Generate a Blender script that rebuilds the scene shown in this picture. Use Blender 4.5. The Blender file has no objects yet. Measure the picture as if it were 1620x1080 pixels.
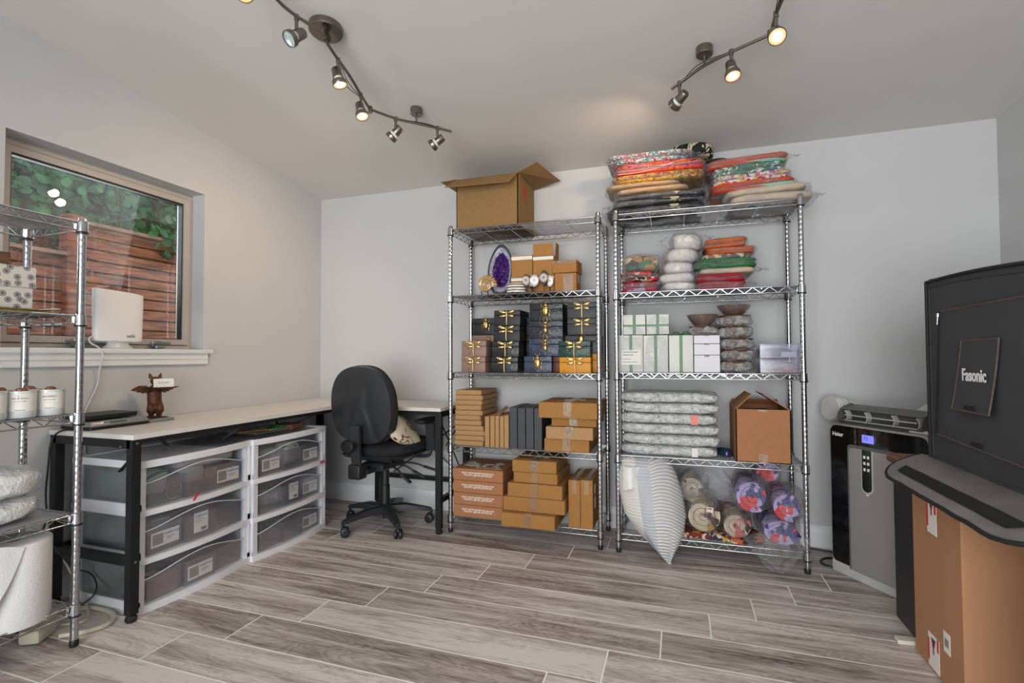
import bpy, bmesh, math, random
from mathutils import Vector, Matrix, noise
from math import sin, cos, pi, radians as R
random.seed(7)
SC = bpy.context.scene
COL = SC.collection

# ------------------------------------------------------------------ camera
CAMH = 1.0475
def make_camera():
    yaw, pit, rol = -0.320227, 0.0279275, -0.0038723
    fw = Vector((sin(yaw)*cos(pit), cos(yaw)*cos(pit), sin(pit)))
    r = Vector((cos(yaw), -sin(yaw), 0)); u = r.cross(fw)
    r2 = r*cos(rol)+u*sin(rol); u2 = -r*sin(rol)+u*cos(rol)
    cd = bpy.data.cameras.new('camera'); c = bpy.data.objects.new('camera', cd); COL.objects.link(c)
    cd.sensor_width = 36; cd.lens = 794.4*36/1620; cd.clip_start = .02
    m = Matrix((r2, u2, -fw)).transposed().to_4x4(); m.translation = (0, 0, CAMH)
    c.matrix_world = m; SC.camera = c
make_camera()
# ------------------------------------------------------------------ light and exposure
SC.view_settings.view_transform = 'Standard'; SC.view_settings.look = 'None'
SC.view_settings.gamma = 1; SC.view_settings.use_curve_mapping = False
SC.view_settings.exposure = 0.47
W = bpy.data.worlds.new('sky'); SC.world = W; W.use_nodes = True
bg = W.node_tree.nodes['Background']; bg.inputs[0].default_value = (.88, .94, 1, 1); bg.inputs[1].default_value = 1.6
def area(name, loc, rot, sx, sy, power, col):
    l = bpy.data.lights.new(name, 'AREA'); l.shape = 'RECTANGLE'; l.size = sx; l.size_y = sy; l.energy = power; l.color = col
    o = bpy.data.objects.new(name, l); COL.objects.link(o); o.location = loc; o.rotation_euler = rot; return o
# added fill lamps behind the viewer, and daylight through the window
area('fill_behind_viewer', (-.2, -2.55, 1.45), (R(62), 0, 0), 2.9, 2.1, 104, (.985, .99, 1))  # added soft fill, shining in through the unseen doors
area('ceiling_fill', (-.2, -2.9, .15), (R(128), 0, 0), 2.9, 1.2, 85, (1, .97, .93))  # added low fill aimed upward to brighten the ceiling
area('daylight_window', (-3.1, 1.7, 1.9), (0, R(-75), 0), .9, .9, 18, (.9, .97, 1))
SC.cycles.max_bounces = 12; SC.cycles.diffuse_bounces = 6; SC.cycles.transparent_max_bounces = 24
SC.cycles.use_denoising = True; SC.cycles.sample_clamp_indirect = 6
SC.cycles.caustics_reflective = False; SC.cycles.caustics_refractive = False

# ------------------------------------------------------------------ materials
MATS = {}
def C(r, g=None, b=None):
    # sRGB 0-255 to linear
    f = lambda v: (v/255/12.92) if v/255 <= .04045 else ((v/255+.055)/1.055)**2.4
    return (f(r), f(g), f(b), 1)
class NT:
    def __init__(s, name):
        s.m = bpy.data.materials.new(name); s.m.use_nodes = True; s.t = s.m.node_tree; s.t.nodes.clear()
        s.out = s.t.nodes.new('ShaderNodeOutputMaterial')
    def n(s, typ, ins=None, **kw):
        nd = s.t.nodes.new('ShaderNode'+typ)
        for k, v in kw.items(): setattr(nd, k, v)
        for k, v in (ins or {}).items():
            if isinstance(v, bpy.types.NodeSocket): s.t.links.new(v, nd.inputs[k])
            else: nd.inputs[k].default_value = v
        return nd
    def math(s, op, a, b=0., c=None):
        d = {0: a, 1: b}
        if c is not None: d[2] = c
        return s.n('Math', d, operation=op).outputs[0]
    def mix(s, f, a, b):
        nd = s.n('Mix', {0: f, 6: a, 7: b}, data_type='RGBA'); return nd.outputs[2]
    def ramp(s, f, stops, interp='LINEAR'):
        nd = s.n('ValToRGB', {0: f}); e = nd.color_ramp; e.interpolation = interp
        while len(e.elements) < len(stops): e.elements.new(.5)
        for el, (p, c) in zip(e.elements, stops): el.position = p; el.color = c
        return nd.outputs[0]
    def obj(s): return s.n('TexCoord').outputs['Object']
    def end(s, bsdf): s.t.links.new(bsdf, s.out.inputs[0]); return s.m
def mat(name, col, rough=.5, metal=0, var=.06, scale=18, bump=0, bscale=120, coat=0, emit=None, estr=0, spec=.5, stretch=(1,1,1), trans=0):
    if name in MATS: return MATS[name]
    t = NT(name); co = t.obj()
    mp = t.n('Mapping', {0: co, 3: stretch}).outputs[0]
    nz = t.n('TexNoise', {'Vector': mp, 'Scale': scale, 'Detail': 4}).outputs[0]
    dark = tuple(c*(1-var) for c in col[:3])+(1,); light = tuple(min(1, c*(1+var)) for c in col[:3])+(1,)
    cc = t.ramp(nz, [(.3, dark), (.7, light)])
    d = {'Base Color': cc, 'Roughness': rough, 'Metallic': metal, 'Coat Weight': coat, 'Specular IOR Level': spec}
    if emit: d['Emission Color'] = emit; d['Emission Strength'] = estr
    if trans: d['Subsurface Weight'] = trans
    if bump:
        b = t.n('TexNoise', {'Vector': mp, 'Scale': bscale, 'Detail': 3}).outputs[0]
        d['Normal'] = t.n('Bump', {'Height': b, 'Strength': bump, 'Distance': .004}).outputs[0]
    MATS[name] = t.end(t.n('BsdfPrincipled', d).outputs[0]); return MATS[name]

# ------------------------------------------------------------------ mesh helper
WM = {}
class M:
    def __init__(s): s.bm = bmesh.new()
    def _put(s, b2, mtx=None):
        if mtx is not None: b2.transform(mtx)
        me = bpy.data.meshes.new('t'); b2.to_mesh(me); b2.free(); s.bm.from_mesh(me); bpy.data.meshes.remove(me); return s
    def box(s, c, d, rz=0, bev=0, seg=1, rot=None, taper=None):
        b = bmesh.new(); bmesh.ops.create_cube(b, size=1)
        for v in b.verts:
            if taper and v.co.z > 0: v.co.x *= taper[0]; v.co.y *= taper[1]
            v.co = Vector((v.co.x*d[0], v.co.y*d[1], v.co.z*d[2]))
        if bev: bmesh.ops.bevel(b, geom=b.edges[:], offset=bev, segments=seg, profile=.5, affect='EDGES', clamp_overlap=True)
        mx = Matrix.Translation(c) @ (rot.to_4x4() if rot is not None else Matrix.Rotation(rz, 4, 'Z'))
        return s._put(b, mx)
    def bb(s, x0, x1, y0, y1, z0, z1, bev=0, seg=1):
        return s.box(((x0+x1)/2, (y0+y1)/2, (z0+z1)/2), (abs(x1-x0), abs(y1-y0), abs(z1-z0)), bev=bev, seg=seg)
    def bar(s, a, b, w, h=None, bev=0):
        a = Vector(a); b = Vector(b); d = b-a; q = d.to_track_quat('Z', 'Y')
        return s.box((a+b)/2, (w, h or w, d.length), rot=q.to_matrix(), bev=bev)
    def cyl(s, a, b, r, r2=None, seg=16, caps=True):
        a = Vector(a); b = Vector(b); d = b-a; bm = bmesh.new()
        bmesh.ops.create_cone(bm, cap_ends=caps, segments=seg, radius1=r, radius2=r if r2 is None else r2, depth=d.length)
        return s._put(bm, Matrix.Translation((a+b)/2) @ d.to_track_quat('Z', 'Y').to_matrix().to_4x4())
    def tube(s, pts, r, seg=8, closed=False, smooth=0):
        pts = [Vector(p) for p in pts]
        if smooth:
            for _ in range(smooth):
                q = []; n = len(pts)
                rng = range(n) if closed else range(n-1)
                if not closed: q.append(pts[0])
                for i in rng:
                    a, b = pts[i], pts[(i+1) % n]; q += [a*.75+b*.25, a*.25+b*.75]
                if not closed: q.append(pts[-1])
                pts = q
        n = len(pts); rings = []; rr = r if isinstance(r, (list, tuple)) else None
        up = Vector((0, 0, 1)); last = None
        for i, p in enumerate(pts):
            if closed: t = pts[(i+1) % n]-pts[i-1]
            else: t = pts[min(i+1, n-1)]-pts[max(i-1, 0)]
            if t.length < 1e-9: t = Vector((0, 0, 1))
            t.normalize()
            if last is None:
                a = t.cross(up)
                if a.length < .05: a = t.cross(Vector((1, 0, 0)))
            else: a = last-t*last.dot(t)
            a.normalize(); last = a; b = t.cross(a)
            ra = (rr[min(len(rr)-1, int(i*len(rr)/n))] if rr else r)
            rings.append([s.bm.verts.new(p+(a*cos(2*pi*k/seg)+b*sin(2*pi*k/seg))*ra) for k in range(seg)])
        for i in range(n if closed else n-1):
            A, B = rings[i], rings[(i+1) % n]
            for k in range(seg): s.bm.faces.new((A[k], A[(k+1) % seg], B[(k+1) % seg], B[k]))
        if not closed:
            s.bm.faces.new(rings[0][::-1]); s.bm.faces.new(rings[-1])
        return s
    def lathe(s, prof, c=(0, 0, 0), seg=24, axis=None, sc=(1, 1)):
        rings = []; c = Vector(c); q = Vector(axis).to_track_quat('Z', 'Y').to_matrix() if axis else Matrix.Identity(3)
        for r, z in prof:
            if r < 1e-6: rings.append([s.bm.verts.new(c+q @ Vector((0, 0, z)))])
            else: rings.append([s.bm.verts.new(c+q @ Vector((r*sc[0]*cos(2*pi*k/seg), r*sc[1]*sin(2*pi*k/seg), z))) for k in range(seg)])
        for A, B in zip(rings, rings[1:]):
            for k in range(seg):
                k2 = (k+1) % seg
                if len(A) == 1 and len(B) == 1: continue
                if len(A) == 1: s.bm.faces.new((A[0], B[k2], B[k]))
                elif len(B) == 1: s.bm.faces.new((A[k], A[k2], B[0]))
                else: s.bm.faces.new((A[k], A[k2], B[k2], B[k]))
        return s
    def prism(s, poly, z0, z1, mtx=None, bev=0):
        b = bmesh.new(); lo = [b.verts.new((x, y, z0)) for x, y in poly]; hi = [b.verts.new((x, y, z1)) for x, y in poly]
        n = len(poly); b.faces.new(lo[::-1]); b.faces.new(hi)
        for i in range(n): b.faces.new((lo[i], lo[(i+1) % n], hi[(i+1) % n], hi[i]))
        if bev: bmesh.ops.bevel(b, geom=b.edges[:], offset=bev, segments=1, affect='EDGES', clamp_overlap=True)
        return s._put(b, mtx)
    def sup(s, c, d, e=.5, nu=28, nv=14, amp=0, fs=8, seed=0, e2=None, rz=0, tilt=0, sag=0, flat=None, crease=0):
        # superellipsoid cushion / bag / lump with crumpled surface; d = full size
        e2 = e if e2 is None else e2
        sg = lambda v, p: math.copysign(abs(v)**p, v)
        b = bmesh.new(); rings = []; sd = Vector((seed*3.7, seed*1.3, seed*2.1))
        for i in range(nv+1):
            ph = -pi/2+pi*i/nv; row = []
            for k in range(nu):
                th = 2*pi*k/nu
                p = Vector((sg(cos(ph), e2)*sg(cos(th), e)*d[0]/2, sg(cos(ph), e2)*sg(sin(th), e)*d[1]/2, sg(sin(ph), e2)*d[2]/2))
                if amp:
                    nn = noise.noise_vector(p*fs+sd)
                    p += nn*amp
                    if crease: p += noise.noise_vector(p*fs*3.1+sd)*amp*crease
                if sag: p.z -= sag*((2*p.x/d[0])**2)*d[2]
                row.append(p)
                if i in (0, nv): break
            rings.append(row)
        rv = [[b.verts.new(p) for p in row] for row in rings]
        for A, B in zip(rv, rv[1:]):
            for k in range(nu):
                k2 = (k+1) % nu
                if len(A) == 1: b.faces.new((A[0], B[k2], B[k]))
                elif len(B) == 1: b.faces.new((A[k], A[k2], B[0]))
                else: b.faces.new((A[k], A[k2], B[k2], B[k]))
        if flat is not None:
            for v in b.verts: v.co.z = max(v.co.z, flat)
        return s._put(b, Matrix.Translation(c) @ Matrix.Rotation(rz, 4, 'Z') @ Matrix.Rotation(tilt, 4, 'Y'))
    def grid(s, f, nu, nv, thick=0):
        vs = [[s.bm.verts.new(f(i/nu, j/nv)) for j in range(nv+1)] for i in range(nu+1)]
        fs = [s.bm.faces.new((vs[i][j], vs[i+1][j], vs[i+1][j+1], vs[i][j+1])) for i in range(nu) for j in range(nv)]
        if thick:
            def nrm(u, v):
                e = .02; a = f(min(1, u+e), v)-f(max(0, u-e), v); b = f(u, min(1, v+e))-f(u, max(0, v-e)); n = a.cross(b)
                return n.normalized() if n.length > 1e-9 else Vector((0, 0, 1))
            ws = [[s.bm.verts.new(vs[i][j].co-nrm(i/nu, j/nv)*thick) for j in range(nv+1)] for i in range(nu+1)]
            for i in range(nu):
                for j in range(nv): s.bm.faces.new((ws[i][j], ws[i][j+1], ws[i+1][j+1], ws[i+1][j]))
            for i in range(nu):
                for j in (0, nv): s.bm.faces.new((vs[i][j], vs[i+1][j], ws[i+1][j], ws[i][j]))
            for j in range(nv):
                for i in (0, nu): s.bm.faces.new((vs[i][j], vs[i][j+1], ws[i][j+1], ws[i][j]))
        return s
    def xf(s, mtx): s.bm.transform(mtx); return s
    def obj(s, name, m, parent=None, smooth=35, **props):
        root = parent
        while root is not None and root.parent is not None: root = root.parent
        if root is not None and root.name in WM: s.bm.transform(WM[root.name].inverted())
        bmesh.ops.recalc_face_normals(s.bm, faces=s.bm.faces[:])
        me = bpy.data.meshes.new(name); s.bm.to_mesh(me); s.bm.free(); me.materials.append(m)
        if smooth:
            me.shade_smooth(); me.set_sharp_from_angle(angle=R(smooth))
        o = bpy.data.objects.new(name, me); COL.objects.link(o)
        if parent is not None: o.parent = parent
        for k, v in props.items(): o[k] = v
        return o
def thing(name, label, cat, loc=(0, 0, 0), rz=0, group=None):
    o = bpy.data.objects.new(name, None); COL.objects.link(o); o.empty_display_size = .05
    o.location = loc; o.rotation_euler = (0, 0, rz); o['label'] = label; o['category'] = cat
    if group: o['group'] = group
    WM[o.name] = Matrix.Translation(loc) @ Matrix.Rotation(rz, 4, 'Z')
    return o
def tag(o, label, cat, group=None):
    o['label'] = label; o['category'] = cat
    if group: o['group'] = group
    return o
def struct(o): o['kind'] = 'structure'; return o
def dup(root, loc, rz=0, label=None, group=None):
    r = root.copy(); COL.objects.link(r); r.location = loc; r.rotation_euler = (0, 0, rz)
    WM[r.name] = Matrix.Translation(loc) @ Matrix.Rotation(rz, 4, 'Z')
    if label: r['label'] = label
    if group: r['group'] = group
    def rec(a, b):
        for ch in a.children:
            c = ch.copy(); COL.objects.link(c); c.parent = b; rec(ch, c)
    rec(root, r); return r
def text(name, s, size, mtx, m, parent, align='CENTER', ext=.0004, bold=0, sx=1):
    cu = bpy.data.curves.new(name, 'FONT'); cu.body = s; cu.size = size; cu.align_x = align; cu.align_y = 'CENTER'; cu.extrude = ext; cu.offset = bold
    cu.resolution_u = 3; cu.space_line = .95
    o = bpy.data.objects.new(name+'_c', cu); COL.objects.link(o)
    dg = bpy.context.evaluated_depsgraph_get(); me = bpy.data.meshes.new_from_object(o.evaluated_get(dg))
    bpy.data.objects.remove(o); bpy.data.curves.remove(cu)
    mm = M(); mm.bm.from_mesh(me); bpy.data.meshes.remove(me)
    mm.xf(Matrix.Scale(sx, 4, (1, 0, 0))); mm.xf(mtx)
    return mm.obj(name, m, parent, smooth=0)
# text frames: the face looks towards -y / +x / up
def FY(x, y, z, rz=0, tilt=0): return Matrix.Translation((x, y, z)) @ Matrix.Rotation(rz, 4, 'Z') @ Matrix.Rotation(R(90)+tilt, 4, 'X')
def FX(x, y, z): return Matrix.Translation((x, y, z)) @ Matrix.Rotation(R(90), 4, 'Z') @ Matrix.Rotation(R(90), 4, 'X')
def FXN(x, y, z): return Matrix.Translation((x, y, z)) @ Matrix.Rotation(R(-90), 4, 'Z') @ Matrix.Rotation(R(90), 4, 'X')
def FZ(x, y, z, rz=0): return Matrix.Translation((x, y, z)) @ Matrix.Rotation(rz, 4, 'Z')

# ------------------------------------------------------------------ room
XL, XR, YB, YF, ZC, SL = -2.555, 1.528, 3.129, -2.3, 2.228, .1004
def ceil(y): return ZC+SL*(YB-y)
wall_m = mat('wall_paint', C(198, 198, 199), .85, var=.012, scale=6, bump=.05, bscale=300)
ceil_m = mat('ceiling_paint', C(217, 214, 211), .9, var=.012, scale=5, bump=.08, bscale=260)
trim_m = mat('trim_paint', C(226, 228, 230), .45, var=.01)
def floor_mat():
    t = NT('wood_look_tile'); co = t.obj(); sp = t.n('SeparateXYZ', {0: co}); x, y = sp.outputs[0], sp.outputs[1]
    v = t.math('DIVIDE', t.math('SUBTRACT', y, 2.017), .187); row = t.math('FLOOR', v); fv = t.math('FRACT', v)
    u = t.math('DIVIDE', t.math('SUBTRACT', t.math('SUBTRACT', x, -1.085), t.math('MULTIPLY', row, .176)), 1.187)
    colm = t.math('FLOOR', u); fu = t.math('FRACT', u)
    du = t.math('MULTIPLY', t.math('MINIMUM', fu, t.math('SUBTRACT', 1., fu)), 1.187)
    dv = t.math('MULTIPLY', t.math('MINIMUM', fv, t.math('SUBTRACT', 1., fv)), .187)
    d = t.math('MINIMUM', du, dv); gr = t.math('LESS_THAN', d, .0026)
    sd = t.math('ADD', t.math('MULTIPLY', row, 7.31), t.math('MULTIPLY', colm, 3.77))
    rnd = t.n('TexWhiteNoise', {'W': sd}, noise_dimensions='1D').outputs[0]
    v3 = t.n('CombineXYZ', {0: t.math('MULTIPLY', x, .55), 1: t.math('MULTIPLY', y, 5.5), 2: t.math('MULTIPLY', sd, 1.7)}).outputs[0]
    n1 = t.n('TexNoise', {'Vector': v3, 'Scale': 2.6, 'Detail': 6, 'Roughness': .62, 'Distortion': .8}).outputs[0]
    v4 = t.n('CombineXYZ', {0: t.math('MULTIPLY', x, 2.), 1: t.math('MULTIPLY', y, 46.), 2: sd}).outputs[0]
    n2 = t.n('TexNoise', {'Vector': v4, 'Scale': 2.2, 'Detail': 5, 'Distortion': 1.2}).outputs[0]
    v5 = t.n('CombineXYZ', {0: t.math('MULTIPLY', x, 1.1), 1: t.math('MULTIPLY', y, 4.5), 2: t.math('MULTIPLY', sd, .9)}).outputs[0]
    wv = t.n('TexNoise', {'Vector': v5, 'Scale': 1.6, 'Detail': 2, 'Distortion': 2.2}).outputs[0]
    ring = t.math('FRACT', t.math('MULTIPLY', wv, 11.)); ring = t.math('POWER', t.math('ABSOLUTE', t.math('SUBTRACT', ring, .5)), 1.5)
    f = t.math('ADD', t.math('ADD', t.math('MULTIPLY', n1, 1.), t.math('MULTIPLY', n2, .45)), t.math('ADD', t.math('MULTIPLY', rnd, .22), t.math('MULTIPLY', ring, -.28)))
    c = t.ramp(f, [(.46, C(98, 86, 82)), (.60, C(140, 127, 122)), (.76, C(180, 169, 163)), (.95, C(216, 208, 203))])
    wn = t.n('TexNoise', {'Vector': co, 'Scale': .7, 'Detail': 1}).outputs[0]
    c = t.mix(gr, c, C(246, 244, 241))
    hgt = t.math('ADD', t.math('MULTIPLY', t.math('SUBTRACT', 1., gr), 1.), t.math('MULTIPLY', n2, .25))
    b = t.n('Bump', {'Height': hgt, 'Strength': .35, 'Distance': .0015}).outputs[0]
    rg = t.math('ADD', .3, t.math('MULTIPLY', n2, .28))
    return t.end(t.n('BsdfPrincipled', {'Base Color': c, 'Roughness': rg, 'Normal': b, 'Specular IOR Level': .45}).outputs[0])
m = M().bb(XL-.2, XR+.2, YF-.2, YB+.2, -.12, 0); struct(m.obj('floor', floor_mat(), smooth=0))
# ceiling: sloped slab
m = M(); P = [(YB+.25, ceil(YB+.25)), (YF-.25, ceil(YF-.25)), (YF-.25, ceil(YF-.25)+.12), (YB+.25, ceil(YB+.25)+.12)]
m.prism(P, XL-.2, XR+.2, Matrix(((0, 0, 1, 0), (1, 0, 0, 0), (0, 1, 0, 0), (0, 0, 0, 1)))); struct(m.obj('ceiling', ceil_m, smooth=0))
struct(M().bb(XL-.2, XR+.2, YB, YB+.15, -.1, 2.4).obj('wall_back', wall_m, smooth=0))
struct(M().bb(XR, XR+.15, YF-.2, YB+.1, -.1, 3).obj('wall_right', wall_m, smooth=0))
WY0, WY1, WZ0, WZ1 = 1.252, 2.147, 1.087, 1.972     # window opening
m = M().bb(XL-.15, XL, YF-.2, WY0, -.1, 3).bb(XL-.15, XL, WY1, YB+.1, -.1, 3).bb(XL-.15, XL, WY0, WY1, -.1, WZ0).bb(XL-.15, XL, WY0, WY1, WZ1, 3)
struct(m.obj('wall_left', wall_m, smooth=0))
m = M().bb(XL, -1.7, YF-.15, YF, -.1, 3).bb(1.3, XR, YF-.15, YF, -.1, 3).bb(-1.7, 1.3, YF-.15, YF, 2.35, 3); struct(m.obj('wall_front', wall_m, smooth=0))
# unseen glass doors behind the viewer, added to let light in
dm = mat('door_frame_white', C(225, 226, 226), .4)
def glass_mat(name, tint=(.96, .975, .97, 1), refl=.02, haze=0):
    t = NT(name); tr = t.n('BsdfTransparent', {0: tint}).outputs[0]
    gl = t.n('BsdfGlossy', {0: (1, 1, 1, 1), 1: .01}).outputs[0]
    fr = t.n('Fresnel', {0: 1.5}).outputs[0]
    sh = t.n('MixShader', {0: t.math('ADD', fr, refl), 1: tr, 2: gl}).outputs[0]
    if haze:
        co = t.obj(); mp = t.n('Mapping', {0: co, 3: (1, 1.4, 5)}).outputs[0]
        nz = t.n('TexNoise', {'Vector': mp, 'Scale': 2.3, 'Detail': 7, 'Roughness': .65}).outputs[0]
        mk = t.ramp(nz, [(.42, (0, 0, 0, 1)), (.75, (haze, haze, haze, 1))])
        df = t.n('BsdfDiffuse', {0: C(205, 210, 210)}).outputs[0]
        sh = t.n('MixShader', {0: mk, 1: sh, 2: df}).outputs[0]
    return t.end(sh)
glass_m = glass_mat('window_glass', haze=.08)
d1 = struct(M().bb(-1.7, -1.64, YF-.12, YF-.02, 0, 2.35).bb(1.24, 1.3, YF-.12, YF-.02, 0, 2.35).bb(-1.64, 1.24, YF-.12, YF-.02, 2.29, 2.35)
            .bb(-.24, -.16, YF-.12, YF-.02, 0, 2.29).bb(-1.64, 1.24, YF-.12, YF-.02, 0, .06).obj('added_door_1', dm))
M().bb(-1.64, -.24, YF-.075, YF-.07, .06, 2.29).bb(-.16, 1.24, YF-.075, YF-.07, .06, 2.29).obj('glass', glass_mat('door_glass'), d1)
# baseboards: moulded profile swept along the walls
def baseboard(name, a, b, nrm):
    prof = [(0, 0), (.016, 0), (.016, .088), (.012, .1), (.012, .112), (.006, .122), (0, .124)]
    a = Vector(a); b = Vector(b); nrm = Vector(nrm); m = M()
    A = [m.bm.verts.new(a+nrm*p[0]+Vector((0, 0, p[1]))) for p in prof]; B = [m.bm.verts.new(b+nrm*p[0]+Vector((0, 0, p[1]))) for p in prof]
    for i in range(len(prof)-1): m.bm.faces.new((A[i], B[i], B[i+1], A[i+1]))
    m.bm.faces.new(A); m.bm.faces.new(B[::-1]); struct(m.obj(name, trim_m, smooth=0))
baseboard('baseboard_back', (XL, YB, 0), (XR, YB, 0), (0, -1, 0))
baseboard('baseboard_left', (XL, YF, 0), (XL, YB, 0), (1, 0, 0))
baseboard('baseboard_right', (XR, YF, 0), (XR, YB, 0), (-1, 0, 0))
# window 1: outer frame, sash, gasket, pane, latches
alu = mat('window_vinyl', C(178, 172, 168), .4, var=.02)
wx = XL-.09
fi0, fi1, fz0, fz1 = WY0+.022, WY1-.022, WZ0+.022, WZ1-.03
w1 = struct(M().bb(wx-.05, wx, WY0, fi0, WZ0, WZ1).bb(wx-.05, wx, fi1, WY1, WZ0, WZ1).bb(wx-.05, wx, fi0, fi1, WZ0, fz0).bb(wx-.05, wx, fi0, fi1, fz1, WZ1)
            .bb(wx-.056, wx-.048, fi0, fi0+.02, fz0, fz1).bb(wx-.056, wx-.048, fi1-.02, fi1, fz0, fz1).bb(wx-.056, wx-.048, fi0+.02, fi1-.02, fz0, fz0+.02).bb(wx-.056, wx-.048, fi0+.02, fi1-.02, fz1-.02, fz1).obj('window_1', alu))
g = .026
M().bb(wx-.045, wx+.008, WY0+g, WY0+g+.034, WZ0+g, WZ1-.034).bb(wx-.045, wx+.008, WY1-g-.034, WY1-g, WZ0+g, WZ1-.034).bb(wx-.045, wx+.008, WY0+g+.034, WY1-g-.034, WZ0+g, WZ0+g+.03).bb(wx-.045, wx+.008, WY0+g+.034, WY1-g-.034, WZ1-.034-.03, WZ1-.034).obj('sash', alu, w1)
gk = mat('black_gasket', C(22, 24, 24), .6)
a0, a1, b0, b1 = WY0+g+.034, WY1-g-.034, WZ0+g+.03, WZ1-.034-.03
M().bb(wx-.03, wx, a0, a0+.006, b0, b1).bb(wx-.03, wx, a1-.006, a1, b0, b1).bb(wx-.03, wx, a0+.006, a1-.006, b0, b0+.004).bb(wx-.03, wx, a0+.006, a1-.006, b1-.008, b1).obj('gasket', gk, w1)
M().bb(wx-.024, wx-.02, a0, a1, b0, b1).obj('glass', glass_m, w1, smooth=0)
lat = mat('latch_metal', C(132, 138, 138), .35, .6)
for yy, s in ((1.56, -1), (1.93, 1)):
    M().box((wx+.02, yy, WZ0+.028), (.022, .05, .03), bev=.006, seg=2).box((wx+.036, yy+s*.015, WZ0+.033), (.012, .1, .012), bev=.003).box((wx+.03, yy, WZ0+.012), (.03, .036, .02), bev=.005).obj('window_latch', lat, w1)
# sill: stool with nose and moulded apron
m = M().bb(XL-.15, XL+.03, WY0-.02, WY1+.045, WZ0-.022, WZ0+.0005, bev=.004, seg=2)
struct(m.obj('trim_1', trim_m))
m = M().bb(XL, XL+.014, WY0-.01, WY1+.02, WZ0-.078, WZ0-.022).bb(XL, XL+.019, WY0-.01, WY1+.02, WZ0-.052, WZ0-.048, bev=.001).bb(XL, XL+.018, WY0-.01, WY1+.02, WZ0-.082, WZ0-.07, bev=.003)
struct(m.obj('trim_2', trim_m))
# wall outlet
o = thing('wall_outlet', 'white double power outlet low on the back wall between desk and rack', 'outlet', (-1.518, YB, .347))
pw = mat('white_plastic', C(225, 226, 226), .4, var=.02)
M().bb(-1.553, -1.483, YB-.006, YB, .29, .404, bev=.003).obj('cover_plate', pw, o)
for z in (.367, .327):
    r_ = M().cyl((-1.518, YB-.006, z), (-1.518, YB-.009, z), .016, seg=20).obj('socket', pw, o)
    M().bb(-1.525, -1.523, YB-.0096, YB-.0085, z-.001, z+.008).bb(-1.513, -1.511, YB-.0096, YB-.0085, z-.001, z+.008).cyl((-1.518, YB-.0096, z-.007), (-1.518, YB-.0085, z-.007), .0022, seg=8).obj('slot', gk, r_)

# ------------------------------------------------------------------ outside the window
def plank_mat():
    t = NT('cedar_board'); co = t.obj(); mp = t.n('Mapping', {0: co, 3: (1, 1.2, 12)}).outputs[0]
    n1 = t.n('TexNoise', {'Vector': mp, 'Scale': 3, 'Detail': 6, 'Distortion': .6}).outputs[0]
    c = t.ramp(n1, [(.3, C(84, 46, 32)), (.5, C(142, 80, 52)), (.7, C(178, 110, 74))])
    return t.end(t.n('BsdfPrincipled', {'Base Color': c, 'Roughness': .8}).outputs[0])
pm = plank_mat(); post_m = mat('weathered_post', C(150, 118, 98), .85, var=.2, scale=9)
FX0 = -4.1
f = thing('wooden_fence', 'tall horizontal board cedar fence seen through the window', 'fence', (FX0, 2.3, 0))
m = M(); z = 2.005
for i in range(25): m.bb(FX0-.02, FX0, 2.46, 6.2, z-.072-i*.0835, z-i*.0835, bev=.002)
m.obj('board_panel', pm, f)
M().bb(FX0-.05, FX0+.05, 2.46, 6.2, 2.01, 2.035).obj('cap_rail', post_m, f)
M().bb(FX0-.05, FX0+.045, 2.34, 2.46, -.1, 2.06, bev=.004).obj('post', pm, f)
f = thing('wooden_fence', 'lower horizontal board fence left of the taller one outside', 'fence', (FX0, .9, 0))
m = M()
for i in range(22): m.bb(FX0-.02, FX0, -.6, 2.34, 1.755-.072-i*.0835, 1.755-i*.0835, bev=.002)
m.obj('board_panel', pm, f)
M().bb(FX0-.05, FX0+.05, -.6, 2.34, 1.76, 1.785).obj('cap_rail', post_m, f)
gm = mat('soil', C(70, 62, 50), .95, var=.3, scale=4)
struct(M().bb(-9, XL-.16, -2, 9, -.2, -.1).obj('ground', gm))
def leafy(name, col0, col1, tr=.35):
    t = NT(name); oi = t.obj(); n1 = t.n('TexNoise', {'Vector': oi, 'Scale': 5, 'Detail': 3}).outputs[0]
    c = t.ramp(n1, [(.35, col0), (.65, col1)])
    a = t.n('BsdfPrincipled', {'Base Color': c, 'Roughness': .45}).outputs[0]; b = t.n('BsdfTranslucent', {0: c}).outputs[0]
    return t.end(t.n('MixShader', {0: tr, 1: a, 2: b}).outputs[0])
def leaves(m, n, box, size, rnd, face=(1, 0, .3)):
    for _ in range(n):
        c = Vector([rnd.uniform(box[i][0], box[i][1]) for i in range(3)])
        s = rnd.uniform(*size); nn = Vector(face)+Vector([rnd.gauss(0, .45) for _ in range(3)]); q = nn.to_track_quat('Z', 'Y').to_matrix()
        q = q @ Matrix.Rotation(rnd.uniform(0, 6.28), 3, 'Z')
        pts = [(0, -.5), (.36, -.3), (.5, .08), (.34, .42), (.12, .5), (0, .38), (-.12, .5), (-.34, .42), (-.5, .08), (-.36, -.3)]
        vs = [m.bm.verts.new(c+q @ Vector((a*s, b*s, -.12*s*abs(a)))) for a, b in pts]; cc = m.bm.verts.new(c+q @ Vector((0, 0, .03*s)))
        for i in range(10): m.bm.faces.new((vs[i], vs[(i+1) % 10], cc))
    return m
rn = random.Random(3)
v = thing('climbing_vine', 'broad leaved green vine hanging over the top of the cedar fence', 'plant', (FX0-.25, 3, 0))
m = M(); leaves(m, 4600, ((FX0-.45, FX0-.06), (2.1, 5.2), (1.95, 3.4)), (.035, .085), rn)
leaves(m, 190, ((FX0+.02, FX0+.1), (2.9, 4.6), (1.86, 2.12)), (.04, .08), rn)
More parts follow.
